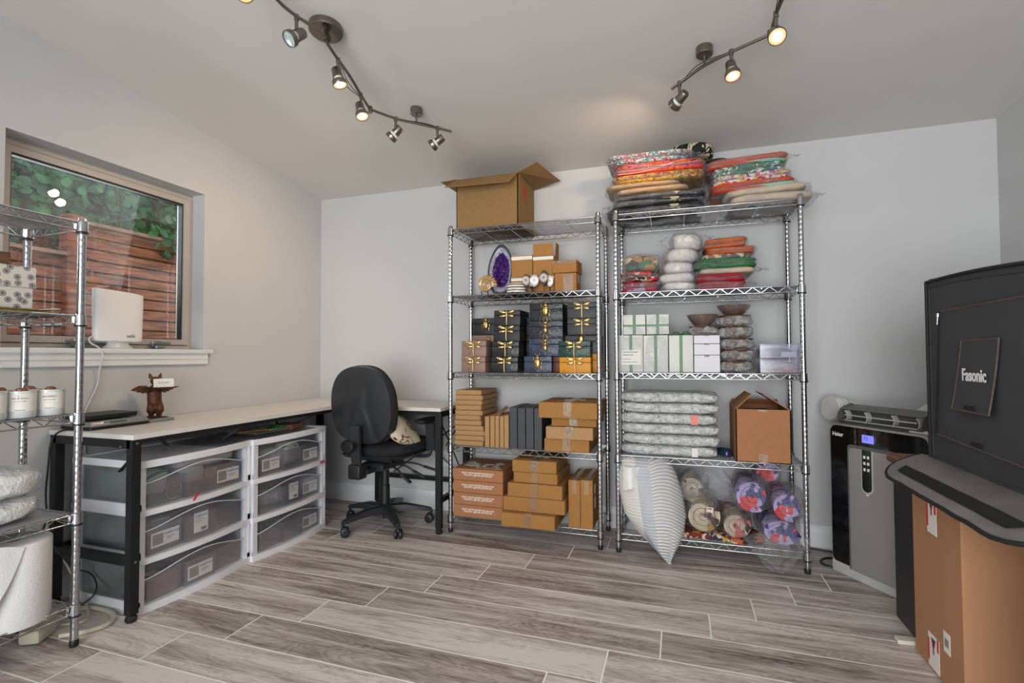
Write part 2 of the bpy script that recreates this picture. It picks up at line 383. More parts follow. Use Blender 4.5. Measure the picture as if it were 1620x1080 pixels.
m.obj('foliage', leafy('vine_leaf', C(28, 80, 48), C(72, 140, 78)), v)
m = M()
for i in range(9):
    y = 2+i*.3; m.tube([(FX0-.2, y, -.1), (FX0-.15, y+rn.uniform(-.2, .2), 1.4), (FX0-.1, y+rn.uniform(-.3, .3), 2.2), (FX0-.2, y+rn.uniform(-.4, .4), 2.8)], .008, 6, smooth=2)
m.obj('stem', mat('vine_stem', C(70, 58, 42), .8), v)
v = thing('dense_tree', 'dark dense tree growing behind the fence outside', 'tree', (FX0-1.4, 2, 0))
m = M(); leaves(m, 5200, ((FX0-1.7, FX0-.8), (-.6, 5.8), (.4, 4.6)), (.09, .19), rn)
m.sup((FX0-2.3, 2.3, 2.4), (.6, 9, 6), .6, amp=.3, fs=1.2)
m.obj('foliage', leafy('tree_leaf', C(14, 38, 28), C(34, 78, 50), .2), v)
M().tube([(FX0-1.3, 2, -.1), (FX0-1.35, 2.1, 1.5), (FX0-1.2, 2.4, 3.4)], .07, 8, smooth=2).obj('trunk', mat('bark', C(62, 52, 44), .9, var=.3, bump=.4), v)
v = thing('leafy_shrub', 'shaded shrub behind the lower fence at the left of the window', 'plant', (FX0-.4, 1.2, 0))
m = M(); leaves(m, 1500, ((FX0-.7, FX0-.1), (.2, 2.3), (1.2, 2.9)), (.05, .12), rn)
m.obj('foliage', leafy('shrub_leaf', C(22, 58, 40), C(56, 112, 74)), v)
M().tube([(FX0-.3, 1.2, -.1), (FX0-.3, 1.3, 1.2), (FX0-.35, 1.1, 2.2)], .02, 6, smooth=2).obj('stem', MATS['vine_stem'], v)

# ------------------------------------------------------------------ track lights
nickel = mat('brushed_nickel', C(132, 124, 116), .32, .95, var=.08, stretch=(1, 1, 30))
steel_dark = mat('dark_cord', C(40, 36, 33), .5)
def lamp_glow(name, col, s):
    t = NT(name); return t.end(t.n('Emission', {0: col, 1: s}).outputs[0])
glow = lamp_glow('lamp_glow', (1, .80, .58, 1), 22); glow2 = lamp_glow('lamp_rim_glow', (1, .55, .26, 1), 1.1)
off_glass = mat('lamp_glass', C(190, 205, 205), .12, .3, var=.3, scale=160)
def head(parent, bx, by, dirv, lit, power=0, drop=.045):
    z0 = ceil(by)-.075; hd = Vector(dirv).normalized(); top = Vector((bx, by, z0)); piv = top-Vector((0, 0, drop))
    h = M().cyl(top, piv, .0065, seg=12).cyl(top+Vector((0, 0, .009)), top-Vector((0, 0, .012)), .009, seg=12).cyl(piv+Vector((0, 0, .004)), piv-Vector((0, 0, .012)), .005, seg=10).obj('lamp_arm', nickel, parent)
    b = piv-Vector((0, 0, .014))-hd*.004
    side = hd.cross(Vector((0, 0, 1)));
    c = b-hd*.012+Vector((0, 0, -.012))
    hh = M().lathe([(0, -.022), (.017, -.022), (.0195, -.018), (.021, .012), (.022, .02), (.021, .02), (.019, .01), (0, .008)], c, 20, hd).obj('lamp_socket', nickel, parent)
    M().lathe([(0, .012), (.016, .012), (.018, .022), (.0225, .034), (.0225, .04), (0, .04)], c, 20, hd).obj('bulb', mat('bulb_white', C(222, 220, 215), .35), hh)
    M().lathe([(.0225, .032), (.029, .036), (.031, .052), (.029, .056), (.0275, .056), (.0285, .05), (.026, .038), (.0225, .036)], c, 24, hd).obj('lamp_ring', nickel, hh)
    ln_ = M().lathe([(0, .0535), (.0175, .053), (.0175, .049), (0, .049)] if lit else [(0, .0535), (.015, .0535), (.0275, .0515), (.0275, .049), (0, .049)], c, 24, hd).obj('lens', glow if lit else off_glass, hh)
    if lit: M().lathe([(.0175, .052), (.0272, .0505), (.0272, .048), (.0175, .048), (.0175, .052)], c, 24, hd).obj('lens_rim', glow2, hh)
    if power:
        l = bpy.data.lights.new('spot_lamp', 'SPOT'); l.energy = power; l.color = (1, .72, .46); l.spot_size = R(118); l.spot_blend = .9; l.shadow_soft_size = .025
        o = bpy.data.objects.new('spot_lamp', l); COL.objects.link(o); o.location = c+hd*.062; o.rotation_euler = hd.to_track_quat('-Z', 'Y').to_euler()
def bar_pts(pts): return [(x, y, ceil(y)-.075) for x, y in pts]
def canopy(parent, x, y, r, h, stem=True):
    z = ceil(y); nrm = Vector((0, SL, 1)).normalized()
    M().lathe([(0, 0), (r, 0), (r, -h), (r-.004, -h-.004), (0, -h-.005)], (x, y, z), 40, nrm).obj('canopy', nickel, parent)
    if stem: M().cyl((x, y, z-h), (x, y, z-.078), .005, seg=12).obj('canopy_stem', nickel, parent)
L1 = thing('track_light', 'long curved nickel track light with spot heads nearest the left wall', 'ceiling light', (-1.34, 1.66, ceil(1.66)))
M().tube(bar_pts([(-1.30, .95), (-1.33, 1.15), (-1.353, 1.413), (-1.345, 1.48), (-1.318, 1.55), (-1.30, 1.60)]), .0065, 10, smooth=2).obj('track_bar', nickel, L1)
M().tube(bar_pts([(-1.318, 1.63), (-1.335, 1.70), (-1.362, 1.855), (-1.396, 1.975), (-1.422, 2.085)]), .0065, 10, smooth=2).obj('track_bar', nickel, L1)
M().tube(bar_pts([(-1.418, 2.095), (-1.345, 2.198), (-1.252, 2.272), (-1.157, 2.348), (-1.123, 2.383)]), .0065, 10, smooth=2).obj('track_bar', nickel, L1)
z_ = ceil(2.09)-.075; M().cyl((-1.421, 2.09, z_+.014), (-1.421, 2.09, z_-.018), .0105, seg=16).obj('hinge', nickel, L1)
canopy(L1, -1.335, 1.655, .066, .022, False); canopy(L1, -1.262, 2.262, .031, .028)
M().cyl((-1.318, 1.61, ceil(1.6)-.02), (-1.31, 1.605, ceil(1.6)-.078), .006, seg=10).cyl((-1.335, 1.66, ceil(1.65)-.02), (-1.325, 1.655, ceil(1.65)-.078), .006, seg=10).box((-1.32, 1.63, ceil(1.63)-.055), (.022, .06, .016), rz=.2).obj('bar_bracket', nickel, L1)
for a, b, sg in (((-1.353, 1.42), (-1.30, 1.15), 1), ((-1.34, 1.75), (-1.405, 2.01), -1), ((-1.345, 2.198), (-1.17, 2.338), 1)):
    for off in (.022, .04):
        mx, my = (a[0]+b[0])/2+sg*off*1.3, (a[1]+b[1])/2
        M().tube([(a[0], a[1], ceil(a[1])-.075), (mx, my, ceil(my)-.07-off*.25), (b[0], b[1], ceil(b[1])-.075)], .0018, 6, smooth=3).obj('cable', steel_dark, L1)
head(L1, -1.352, 1.27, (.35, -.35, -.85), True, 1.6)
head(L1, -1.343, 1.50, (-.25, -.6, -.6), False)
head(L1, -1.345, 1.745, (.28, .05, -1), True, 1.5)
head(L1, -1.398, 1.98, (.35, -.15, -.9), True, 2)
head(L1, -1.345, 2.198, (-.88, -.05, -.75), True, 11)
head(L1, -1.178, 2.332, (-.95, -.1, -.62), True, 10)
L2 = thing('track_light', 'shorter nickel track light above the right hand shelving', 'ceiling light', (.117, 2.22, ceil(2.22)))
M().tube(bar_pts([(.40, 1.62), (.375, 1.80), (.355, 1.916), (.347, 1.98), (.345, 2.07)]), .0065, 10, smooth=2).obj('track_bar', nickel, L2)
M().tube(bar_pts([(.34, 2.085), (.285, 2.109), (.214, 2.143), (.113, 2.196), (.026, 2.286), (-.014, 2.321)]), .0065, 10, smooth=2).obj('track_bar', nickel, L2)
z_ = ceil(2.08)-.075; M().cyl((.344, 2.08, z_+.014), (.344, 2.08, z_-.018), .0105, seg=16).obj('hinge', nickel, L2)
canopy(L2, .117, 2.2, .034, .03)
for a, b in (((.214, 2.143), (.03, 2.28)), ((.345, 2.0), (.39, 1.7))):
    for off in (.022, .038):
        mx, my = (a[0]+b[0])/2-off*.8, (a[1]+b[1])/2-off
        M().tube([(a[0], a[1], ceil(a[1])-.075), (mx, my, ceil(my)-.075), (b[0], b[1], ceil(b[1])-.075)], .0018, 6, smooth=3).obj('cable', steel_dark, L2)
head(L2, .347, 1.98, (-.05, -.75, -.75), True, 1.6)
head(L2, .214, 2.143, (.1, -.35, -.95), True, 1.6)
head(L2, .018, 2.292, (-.75, .75, -.42), True, 8)

# ------------------------------------------------------------------ chrome wire shelving
chrome = mat('chrome_wire', C(184, 186, 189), .15, 1, var=.02)
black = mat('black_plastic', C(24, 25, 27), .45, var=.1)
def make_rack(name, label, cat, loc, w, d, tops, posth, rz=0, group=None, deck_n=24):
    root = thing(name, label, cat, loc, rz, group)
    # local frame: front left post at 0,0; x along the rack, y to the back
    WM.pop(root.name)
    prof = [(0, .02), (.0125, .02)]
    z = .06
    while z < posth-.04: prof += [(.0125, z), (.01225, z+.0012), (.0125, z+.0024)]; z += .0254
    prof += [(.0125, posth-.004), (.011, posth), (0, posth)]
    p0 = None
    for (x, y) in ((0, 0), (w, 0), (0, d), (w, d)):
        if p0 is None:
            p0 = M().lathe(prof, (0, 0, 0), 14).obj('post', chrome, root, smooth=60)
            f0 = M().lathe([(0, 0), (.013, 0), (.0145, .006), (.0145, .02), (.0125, .026), (0, .026)], (0, 0, 0), 14).obj('foot', black, root)
        else:
            for q in (p0, f0):
                c = q.copy(); COL.objects.link(c); c.parent = root; c.location = (x, y, 0)
    # one shelf mesh at z = 0 as its top plane
    m = M(); r = .0028; t = .0022; zt, zb = -r, -.032
    for zz in (zt, zb):
        for a, b in (((.01, 0), (w-.01, 0)), ((.01, d), (w-.01, d))): m.cyl((a[0], a[1], zz), (b[0], b[1], zz), r, seg=8)
        for a, b in (((0, .01), (0, d-.01)), ((w, .01), (w, d-.01))): m.cyl((a[0], a[1], zz), (b[0], b[1], zz), r, seg=8)
    def zig(a, b, n):
        a = Vector(a); b = Vector(b); pts = []
        for i in range(2*n+1):
            p = a.lerp(b, i/(2*n)); pts.append((p.x, p.y, zt if i % 2 else zb))
        for p, q in zip(pts, pts[1:]): m.cyl(p, q, .0019, seg=6, caps=False)
    zig((.03, 0), (w-.03, 0), 11); zig((.03, d), (w-.03, d), 11); zig((0, .03), (0, d-.03), 4); zig((w, .03), (w, d-.03), 4)
    for i in range(deck_n):
        y = (i+.5)*d/deck_n; m.cyl((.0, y, -.004), (w, y, -.004), .0013, seg=6, caps=False)
    for i in range(1, 5):
        x = w*i/5; m.cyl((x, 0, -.0085), (x, d, -.0085), .003, seg=8)
    s0 = m.obj('wire_shelf', chrome, root, smooth=50)
    cm = M().lathe([(.0126, .004), (.0165, .002), (.018, -.038), (.0126, -.038)], (0, 0, 0), 16).box((.012, .012, -.017), (.012, .012, .03), rz=pi/4)
    c0 = cm.obj('collar', chrome, root); k0 = M().lathe([(.0126, -.036), (.0185, -.036), (.0185, -.043), (.0126, -.043)], (0, 0, 0), 16).obj('clip', black, c0)
    for i, zt_ in enumerate(tops):
        s = s0 if i == 0 else s0.copy()
        if i: COL.objects.link(s); s.parent = root
        s.location = (0, 0, zt_)
        for j, (x, y, a) in enumerate(((0, 0, 0), (w, 0, 90), (w, d, 180), (0, d, 270))):
            if i == 0 and j == 0: c0.location = (x, y, zt_); continue
            c = c0.copy(); COL.objects.link(c); c.parent = root; c.location = (x, y, zt_); c.rotation_euler = (0, 0, R(a))
            k = k0.copy(); COL.objects.link(k); k.parent = c
    WM[root.name] = Matrix.Translation(loc) @ Matrix.Rotation(rz, 4, 'Z')
    return root
RG = 'chrome wire shelving racks'
RW, RD = .889, .315
make_rack('wire_rack', 'tall chrome wire shelving rack holding insect boxes and brown cartons', 'shelving', (-1.302, 2.751, 0), RW, RD, (.10, .512, .948, 1.408, 1.812), 1.832, group=RG)
make_rack('wire_rack', 'tall chrome wire shelving rack under the bagged textiles, right of the other', 'shelving', (-.316, 2.747, 0), RW, RD, (.10, .515, .955, 1.385, 1.812), 1.832, rz=.006, group=RG)
make_rack('wire_rack', 'shorter chrome wire shelving rack in front of the window', 'shelving', (-2.095, .367, 0), .889, .315, (.15, .478, .84, 1.202, 1.548), 1.562, rz=pi/2, group=RG)

# ------------------------------------------------------------------ L shaped desk
desk_top = mat('desk_laminate', C(216, 212, 208), .4, var=.02)
frame_b = mat('black_steel', C(30, 32, 34), .42, .3, var=.12)
DZ = .738
D = thing('corner_desk', 'L shaped desk with pale grey top and black square tube frame', 'desk', (-2.3, 2.3, 0))
M().prism([(-2.552, 1.42), (-2.05, 1.42), (-2.05, 2.682), (-1.335, 2.682), (-1.335, 3.125), (-2.552, 3.125)], DZ-.02, DZ, bev=.0015).obj('desktop', desk_top, D)
q = .034
def sq(a, b, w=q, h=None): return M().bar(a, b, w, h)
for (x, y) in ((-2.072, 1.44), (-2.53, 1.44), (-2.53, 3.1), (-1.354, 2.703), (-1.354, 3.1), (-2.03, 3.1)):
    lg = sq((x, y, .03), (x, y, DZ-.02)).obj('leg', frame_b, D)
    M().lathe([(0, 0), (.017, 0), (.021, .006), (.021, .018), (.012, .028), (.008, .034), (0, .034)], (x, y, 0), 14).obj('levelling_foot', black, lg)
m = M()
z = DZ-.02-q/2
m.bar((-2.072, 1.44, z), (-2.53, 1.44, z), q, q); m.bar((-2.066, 1.44, DZ-.029), (-2.066, 2.70, DZ-.029), .03, .018); m.bar((-2.53, 1.44, z), (-2.53, 3.1, z), q)
m.bar((-2.09, 2.703, DZ-.03), (-1.354, 2.703, DZ-.03), .02, .03); m.bar((-1.354, 2.703, z), (-1.354, 3.1, z), q); m.bar((-2.53, 3.1, z), (-1.354, 3.1, z), q)
m.obj('apron_rail', frame_b, D)
m = M(); m.bar((-2.072, 1.44, .235), (-2.53, 1.44, .235), .03); m.obj('side_stretcher', frame_b, D)
M().bar((-2.53, 1.44, .235), (-2.53, 3.1, .235), .026).obj('back_stretcher', frame_b, D)
M().bar((-2.03, 3.1, .215), (-1.354, 3.1, .215), .028).obj('back_stretcher', frame_b, D)
M().bar((-1.354, 2.703, .19), (-1.354, 3.1, .19), .028).obj('side_stretcher', frame_b, D)
for a, b in (((-1.37, 3.09, .62), (-1.9, 3.09, .24)), ((-1.9, 3.09, .66), (-1.37, 3.09, .24)), ((-1.354, 2.72, .66), (-1.354, 3.08, .23)), ((-1.354, 3.08, .66), (-1.354, 2.8, .5))):
    M().cyl(a, b, .004, seg=8).obj('cross_brace', frame_b, D)
for a, b in (((-2.09, 1.46, DZ-.08), (-2.18, 1.46, DZ-.16)), ((-2.085, 1.55, DZ-.03), (-2.13, 1.62, DZ-.075)), ((-2.09, 2.0, DZ-.035), (-2.16, 1.93, DZ-.1)), ((-2.09, 2.55, DZ-.035), (-2.22, 2.36, DZ-.12)), ((-2.25, 2.38, DZ-.04), (-2.25, 2.38, DZ-.12))):
    M().bar(a, b, .016, .004).obj('corner_brace', frame_b, D)
bolt = mat('bolt_steel', C(150, 150, 150), .3, 1)
for p in ((-2.054, 1.44, DZ-.035), (-2.12, 1.4215, DZ-.05), (-2.054, 1.44, .235)):
    M().lathe([(0, 0), (.006, 0), (.005, .003), (0, .0035)], p, 10, (1, 0, 0) if p[0] > -2.06 else (0, -1, 0)).obj('bolt', bolt, D)

# ------------------------------------------------------------------ drawer carts
def film(name, tint, w, rough=.25, col=(.8, .82, .85, 1), bump=0, sc=30, tr_w=None):
    t = NT(name); co = t.obj()
    tr = t.n('BsdfTransparent', {0: tint}).outputs[0]
    kw = {'Base Color': col, 'Roughness': rough}
    if bump:
        nz = t.n('TexNoise', {'Vector': co, 'Scale': sc, 'Detail': 5, 'Distortion': 1.5}).outputs[0]
        bp = t.n('Bump', {'Height': nz, 'Strength': bump, 'Distance': .02}).outputs[0]; kw['Normal'] = bp
        gl = t.n('BsdfGlossy', {0: (1, 1, 1, 1), 1: rough, 'Normal': bp}).outputs[0]
        lw = t.n('LayerWeight', {0: .35, 'Normal': bp}).outputs[1]
    else:
        gl = t.n('BsdfGlossy', {0: (1, 1, 1, 1), 1: rough}).outputs[0]; lw = t.n('LayerWeight', {0: .35}).outputs[1]
    df = t.n('BsdfDiffuse', {0: col}).outputs[0]
    a = t.n('MixShader', {0: w, 1: tr, 2: df}).outputs[0]
    f = t.math('ADD', t.math('MULTIPLY', lw, .38), .05)
    return t.end(t.n('MixShader', {0: f, 1: a, 2: gl}).outputs[0])
cart_w = mat('cart_white', C(222, 224, 230), .42, var=.012)
drawer_m = film('drawer_plastic', (.93, .94, .96, 1), .07, .22, (.66, .68, .76, 1))
side_m = film('cart_side_pane', (.86, .88, .9, 1), .07, .22, (.45, .47, .52, 1))
bin_m = film('smoky_bin', (.92, .92, .94, 1), .08, .15, (.42, .42, .48, 1))
bag_m = film('zip_bag_film', (.93, .97, .95, 1), .5, .14, (.85, .87, .87, 1), .5, 40)
white_lab = mat('paper_label', C(226, 224, 218), .7, var=.02)
green_zip = mat('green_zip', C(30, 140, 84), .45); red_zip = mat('red_zip', C(205, 30, 48), .45)
blue_ink = mat('blue_ink', C(92, 118, 176), .6); dark_ink = mat('dark_ink', C(48, 46, 48), .6); grey_ink = mat('grey_ink', C(140, 135, 130), .6)
brown_b = mat('brown_card', C(150, 98, 76), .8, var=.08)
def cart(label, xb, xf, y0, y1, H, bow=.028):
    root = thing('drawer_cart', label, 'drawers', ((xb+xf)/2, (y0+y1)/2, 0), group='white plastic drawer carts')
    n = 14
    def outline(ins=0, back=0):
        p = [(xb+back, y0+ins), (xf-ins, y0+ins)]
        for i in range(1, n): t = i/n; p.append((xf-ins+bow*(1-(2*t-1)**2), y0+ins+(y1-y0-2*ins)*t))
        return p+[(xf-ins, y1-ins), (xb+back, y1-ins)]
    m = M()
    m.prism(outline(-.0012, -.0012), H-.03, H-.008); m.prism(outline(-.0012, -.0012), .0, .03)
    # raised rim on top and a recessed centre panel
    o1 = outline(); o2 = outline(.02, .02)
    for a, b, c, d in zip(o1, o1[1:]+o1[:1], o2[1:]+o2[:1], o2):
        b1 = [(*a, H-.008), (*b, H-.008), (*c, H-.008), (*d, H-.008)]; b2 = [(*a, H), (*b, H), (*c, H-.002), (*d, H-.002)]
        lo = [m.bm.verts.new(v) for v in b1]; hi = [m.bm.verts.new(v) for v in b2]
        m.bm.faces.new(lo[::-1]); m.bm.faces.new(hi)
        for i in range(4): m.bm.faces.new((lo[i], lo[(i+1) % 4], hi[(i+1) % 4], hi[i]))
    hs = (H-.03)/3
    for k in (1, 2):
        z = .006+k*hs+.006; m.prism(outline(-.0012, -.0012), z-.012, z+.012)
    for yy in (y0, y1-.012):
        m.bb(xb, xb+.055, yy, yy+.012, .03, H-.03).bb(xf-.05, xf, yy, yy+.012, .03, H-.03)
        for k in range(3):
            z = .006+k*hs; m.bb(xb, xf, yy, yy+.012, z+.01, z+.045)
    m.bb(xf-.03, xf-.002, y0, y0+.03, .03, H-.03).bb(xf-.03, xf-.002, y1-.03, y1, .03, H-.03).bb(xb, xb+.02, y0, y1, .03, H-.03)
    fr = m.obj('cart_frame', cart_w, root)
    for yy in (y0+.004, y1-.008): M().bb(xb+.05, xf-.045, yy, yy+.003, .04, H-.03).obj('side_pane', side_m, root)
    wave = lambda t: .60+.27*sin(pi*t)**1.4
    for k in range(3):
        zb = .006+k*hs+.02; h = hs-.022; ya, yb_ = y0+.028, y1-.028
        m = M(); fx = lambda t: xf-.008+bow*(1-(2*t-1)**2)
        nn = 24; V = []
        for i in range(nn+1):
            t = i/nn; w = wave(t); x = fx(t); y = ya+(yb_-ya)*t
            V.append([m.bm.verts.new((x, y, zb)), m.bm.verts.new((x+.003, y, zb+h*w)), m.bm.verts.new((x-.014, y, zb+h*(w+.03))), m.bm.verts.new((x-.018, y, zb+h))])
        for A, B in zip(V, V[1:]):
            for j in range(3): m.bm.faces.new((A[j], B[j], B[j+1], A[j+1]))
        m.bb(xb+.03, xf-.02, ya, yb_, zb-.002, zb+.001).bb(xb+.03, xf-.03, ya, ya+.002, zb, zb+h*.8).bb(xb+.03, xf-.03, yb_-.002, yb_, zb, zb+h*.8).bb(xb+.03, xb+.032, ya, yb_, zb, zb+h*.8)
        dr = m.obj('drawer', drawer_m, root)
        M().tube([(fx(i/nn)+.004, ya+(yb_-ya)*i/nn, zb+h*wave(i/nn)) for i in range(nn+1)], .0022, 6).obj('handle_lip', mat('lip_clear', C(205, 208, 214), .2), dr)
    return [(.006+k*hs+.021, hs-.022) for k in range(3)]
CH = .62
lev = cart('white three drawer plastic cart under the desk, behind the front desk leg', -2.49, -2.09, 1.475, 2.035, CH)
cart('white three drawer plastic cart under the desk, nearer the office chair', -2.47, -2.072, 2.0385, 2.59, CH)
NM = ('bottom', 'middle', 'top'); PS = ('left', 'centre', 'right')
def storage_bin(cn, k, j, x, y, z, w=.155, d=.15, h=.105, lab='wide', inside=None):
    t = thing('storage_bin', f'smoky clear bin at the {PS[j]} of the {NM[k]} drawer of the {cn} cart', 'bin', (x, y, z), group='clear bins inside the drawer carts')
    m = M().bb(x-d/2, x+d/2, y-w/2, y+w/2, z, z+.002).bb(x+d/2-.002, x+d/2, y-w/2, y+w/2, z, z+h).bb(x-d/2, x-d/2+.002, y-w/2, y+w/2, z, z+h).bb(x-d/2, x+d/2, y-w/2, y-w/2+.002, z, z+h).bb(x-d/2, x+d/2, y+w/2-.002, y+w/2, z, z+h)
    m.tube([(x+d/2+.001, y-w/2, z+h), (x+d/2+.001, y+w/2, z+h), (x-d/2, y+w/2, z+h), (x-d/2, y-w/2, z+h)], .0016, 6, closed=True)
    m.obj('bin_body', bin_m, t)
    xx = x+d/2+.0015
    if lab == 'wide':
        lb = M().box((xx, y, z+.05), (.0012, w*.84, .062), bev=.0005).obj('label_card', white_lab, t)
        text('printed_words', 'brightroom', .014, FX(xx+.001, y+.03, z+.066), blue_ink, lb)
        M().bb(xx, xx+.0012, y-w*.37, y-.01, z+.028, z+.072).obj('printed_picture', grey_ink, lb)
        M().bb(xx, xx+.0012, y+.005, y+.04, z+.047, z+.049).bb(xx, xx+.0012, y+.005, y+.03, z+.04, z+.0415).obj('printed_lines', dark_ink, lb)
    elif lab == 'tall':
        lb = M().box((xx, y, z+.068), (.0012, w*.48, .088), bev=.0005).obj('label_card', white_lab, t)
        text('printed_words', 'brightroom', .0135, FX(xx+.001, y, z+.098), blue_ink, lb)
        M().bb(xx, xx+.0012, y-.03, y+.005, z+.085, z+.087).bb(xx, xx+.0012, y-.03, y+.02, z+.076, z+.0775).bb(xx, xx+.0012, y-.03, y+.012, z+.068, z+.0695).obj('printed_lines', dark_ink, lb)
        m = M()
        for i in range(9): m.bb(xx, xx+.0012, y-.0+i*.003, y+.0015+i*.003, z+.03, z+.044)
        m.obj('barcode', dark_ink, lb)
    return t
def zip_bag(label, x, y, z, d, zcol, seed, tilt=0, rz=0, mat_=None, strip=True, grp='zip bags inside the drawer carts'):
    t = thing('zip_bag', label, 'bag', (x, y, z), group=grp)
    M().sup((x, y, z+d[2]/2), d, .55, 22, 12, amp=.011, fs=16, seed=seed, rz=rz, crease=.5).obj('bag_film', mat_ or bag_m, t)
    if strip: M().tube([(x+d[0]*.35, y-d[1]*.45, z+d[2]*(.75-tilt)), (x+d[0]*.42, y, z+d[2]*.86), (x+d[0]*.35, y+d[1]*.45, z+d[2]*(.78+tilt))], .006, 6, smooth=2).obj('zip_strip', zcol, t)
    return t
green_stuff = mat('green_pouch', C(60, 168, 118), .6, var=.3, scale=30); white_stuff = mat('white_pouch', C(190, 188, 182), .7, var=.12, scale=40)
clear_c = film('clear_packet', (.93, .95, .95, 1), .3, .12, (.8, .82, .8, 1), .6, 60)
def fill(cn, xf, y0, w, labs):
    for k in range(3):
        zb, h = lev[k]
        for j in range(3):
            y = y0+.045+(w-.09)*(j+.5)/3
            storage_bin(cn, k, j, xf-.088+(.016 if j == 1 else 0), y, zb+.002, w=(w-.1)/3-.004, lab=labs[k][j])
fill('left', -2.09, 1.475, .56, (('', 'wide', ''), ('wide', 'tall', ''), ('', '', 'wide')))
fill('right', -2.072, 2.045, .545, (('', '', 'wide'), ('', 'tall', 'wide'), ('wide', '', 'wide')))
zt = lev[2][0]; zm = lev[1][0]; zb_ = lev[0][0]
zip_bag('clear zip bag with green seal at the left of the top left cart drawer', -2.19, 1.58, zt+.03, (.11, .13, .11), green_zip, 1, .1)
zip_bag('crumpled clear bag with green seal in the middle of the top left cart drawer', -2.19, 1.755, zt+.04, (.11, .14, .1), green_zip, 2, -.2)
zip_bag('bag with long red seal lying across the top of the top left cart drawer', -2.16, 1.82, zt+.118, (.10, .3, .05), red_zip, 3, 0)
zip_bag('bag of white pieces in the middle drawer of the left cart', -2.185, 1.59, zm+.045, (.11, .13, .09), white_stuff, 4, mat_=clear_c)
zip_bag('green pouch at the back left of the left cart top drawer', -2.35, 1.60, zt+.01, (.1, .18, .13), green_zip, 5, mat_=green_stuff, strip=False)
zip_bag('clear packet at the back left of the left cart middle drawer', -2.34, 1.60, zm+.01, (.12, .18, .12), green_zip, 6)
zip_bag('green packet at the back left of the left cart bottom drawer', -2.34, 1.58, zb_+.01, (.2, .1, .1), green_zip, 7, mat_=green_stuff, strip=False)
zip_bag('bag with green seals leaning in the top drawer of the right cart', -2.15, 2.21, zt+.035, (.13, .2, .09), green_zip, 8, .15)
zip_bag('white pouch with green seal in the middle of the right cart top drawer', -2.13, 2.33, zt+.02, (.09, .14, .12), green_zip, 9, -.1, mat_=white_stuff)
zip_bag('packet of loose jewellery in the right cart middle drawer', -2.14, 2.21, zm+.02, (.1, .14, .08), red_zip, 10, strip=False)
t = thing('card_box', 'reddish brown box inside a bin of the bottom left cart drawer', 'box', (-2.17, 1.60, zb_+.004)); M().bb(-2.23, -2.107, 1.535, 1.66, zb_+.006, zb_+.085, bev=.002).obj('box_body', brown_b, t); M().bb(-2.2, -2.15, 1.57, 1.62, zb_+.0855, zb_+.087).obj('sticker', white_lab, t)
# hoop earrings in the top left bin
gold = mat('gold', C(214, 172, 92), .28, 1, var=.12, scale=60)
m = M(); m.tube([(-2.085, 1.62+.035*cos(a), zt+.05+.035*sin(a)) for a in [i*.35 for i in range(16)]], .0012, 6)
tag(m.obj('hoop_necklace', gold), 'thin gold hoop necklace in a bag in the top left drawer', 'jewellery')
# red tabs
for i, (x, y, z, rzz, lb) in enumerate(((-2.052, 1.70, .425, .9, 'red pull tab hanging over the middle drawer of the left cart'), (-2.05, 2.535, .41, .1, 'small red tag on the right cart between its upper drawers'))):
    t = thing('red_tag', lb, 'tag', (x, y, z)); M().box((x, y, z), (.002, .04, .01), rot=Matrix.Rotation(rzz, 3, 'X'), bev=.0008).obj('strip', red_zip, t)
# jewellery display, cords and card on the right cart
zc = CH
dark_sheet = mat('dark_sleeve', C(110, 106, 110), .25, var=.3, scale=9, bump=.3, bscale=25)
t = thing('plastic_sleeve', 'flat dark plastic sleeve lying on the cart tops under the desk', 'sleeve', (-2.25, 2.15, zc)); M().grid(lambda u, v: Vector((-2.42+.32*u, 1.86+.6*v, zc+.002+.006*abs(noise.noise(Vector((u*4, v*5, 1)))))), 12, 20, .0012).obj('sheet', dark_sheet, t)
t = thing('acrylic_tray', 'clear acrylic tray holding green cords on the right cart', 'tray', (-2.2, 2.22, zc+.01)); acr = film('acrylic', (.95, .96, .97, 1), .05, .05)
M().bb(-2.32, -2.12, 2.1, 2.36, zc+.012, zc+.016).bb(-2.122, -2.12, 2.1, 2.36, zc+.016, zc+.028).bb(-2.32, -2.12, 2.1, 2.102, zc+.016, zc+.028).obj('tray_body', acr, t)
m = M(); rr = random.Random(5)
for i in range(22):
    x, y = rr.uniform(-2.22, -2.15), rr.uniform(2.2, 2.33); m.tube([(x, y, zc+.02), (x+rr.uniform(-.03, .03), y+rr.uniform(-.03, .03), zc+.035), (x+rr.uniform(-.03, .03), y+rr.uniform(-.05, .05), zc+.02)], .003, 5, smooth=2)
tag(m.obj('beaded_cable', mat('green_bead', C(24, 150, 70), .3, var=.3, scale=90)), 'tangle of bright green beaded cord on the right cart', 'cord'); 
t = thing('wooden_strip', 'narrow brown wooden strip with gold studs on the right cart', 'strip', (-2.2, 2.12, zc+.02)); M().box((-2.19, 2.15, zc+.026), (.03, .16, .01), rz=-.3, bev=.002).obj('strip_body', mat('tan_wood', C(150, 105, 50), .5, var=.2), t)
m = M()
for i in range(5): m.sup((-2.135+.002*i, 2.19+.02*i, zc+.026), (.01, .012, .01), 1, 8, 6)
m.obj('stud', gold, t)
t = thing('card_box', 'flat brown card box on top of the right cart', 'box', (-2.2, 2.42, zc)); M().box((-2.2, 2.415, zc+.018), (.12, .13, .026), rz=.25, bev=.002).obj('box_body', brown_b, t)
tag(M().tube([(-2.2, 2.2, zc+.035), (-2.25, 2.16, DZ-.05), (-2.3, 2.2, DZ-.035), (-2.25, 2.28, zc+.06), (-2.2, 2.3, zc+.03)], .0022, 6, smooth=3).obj('cable', steel_dark), 'thin black cord looping down under the desk onto the right cart', 'cord')

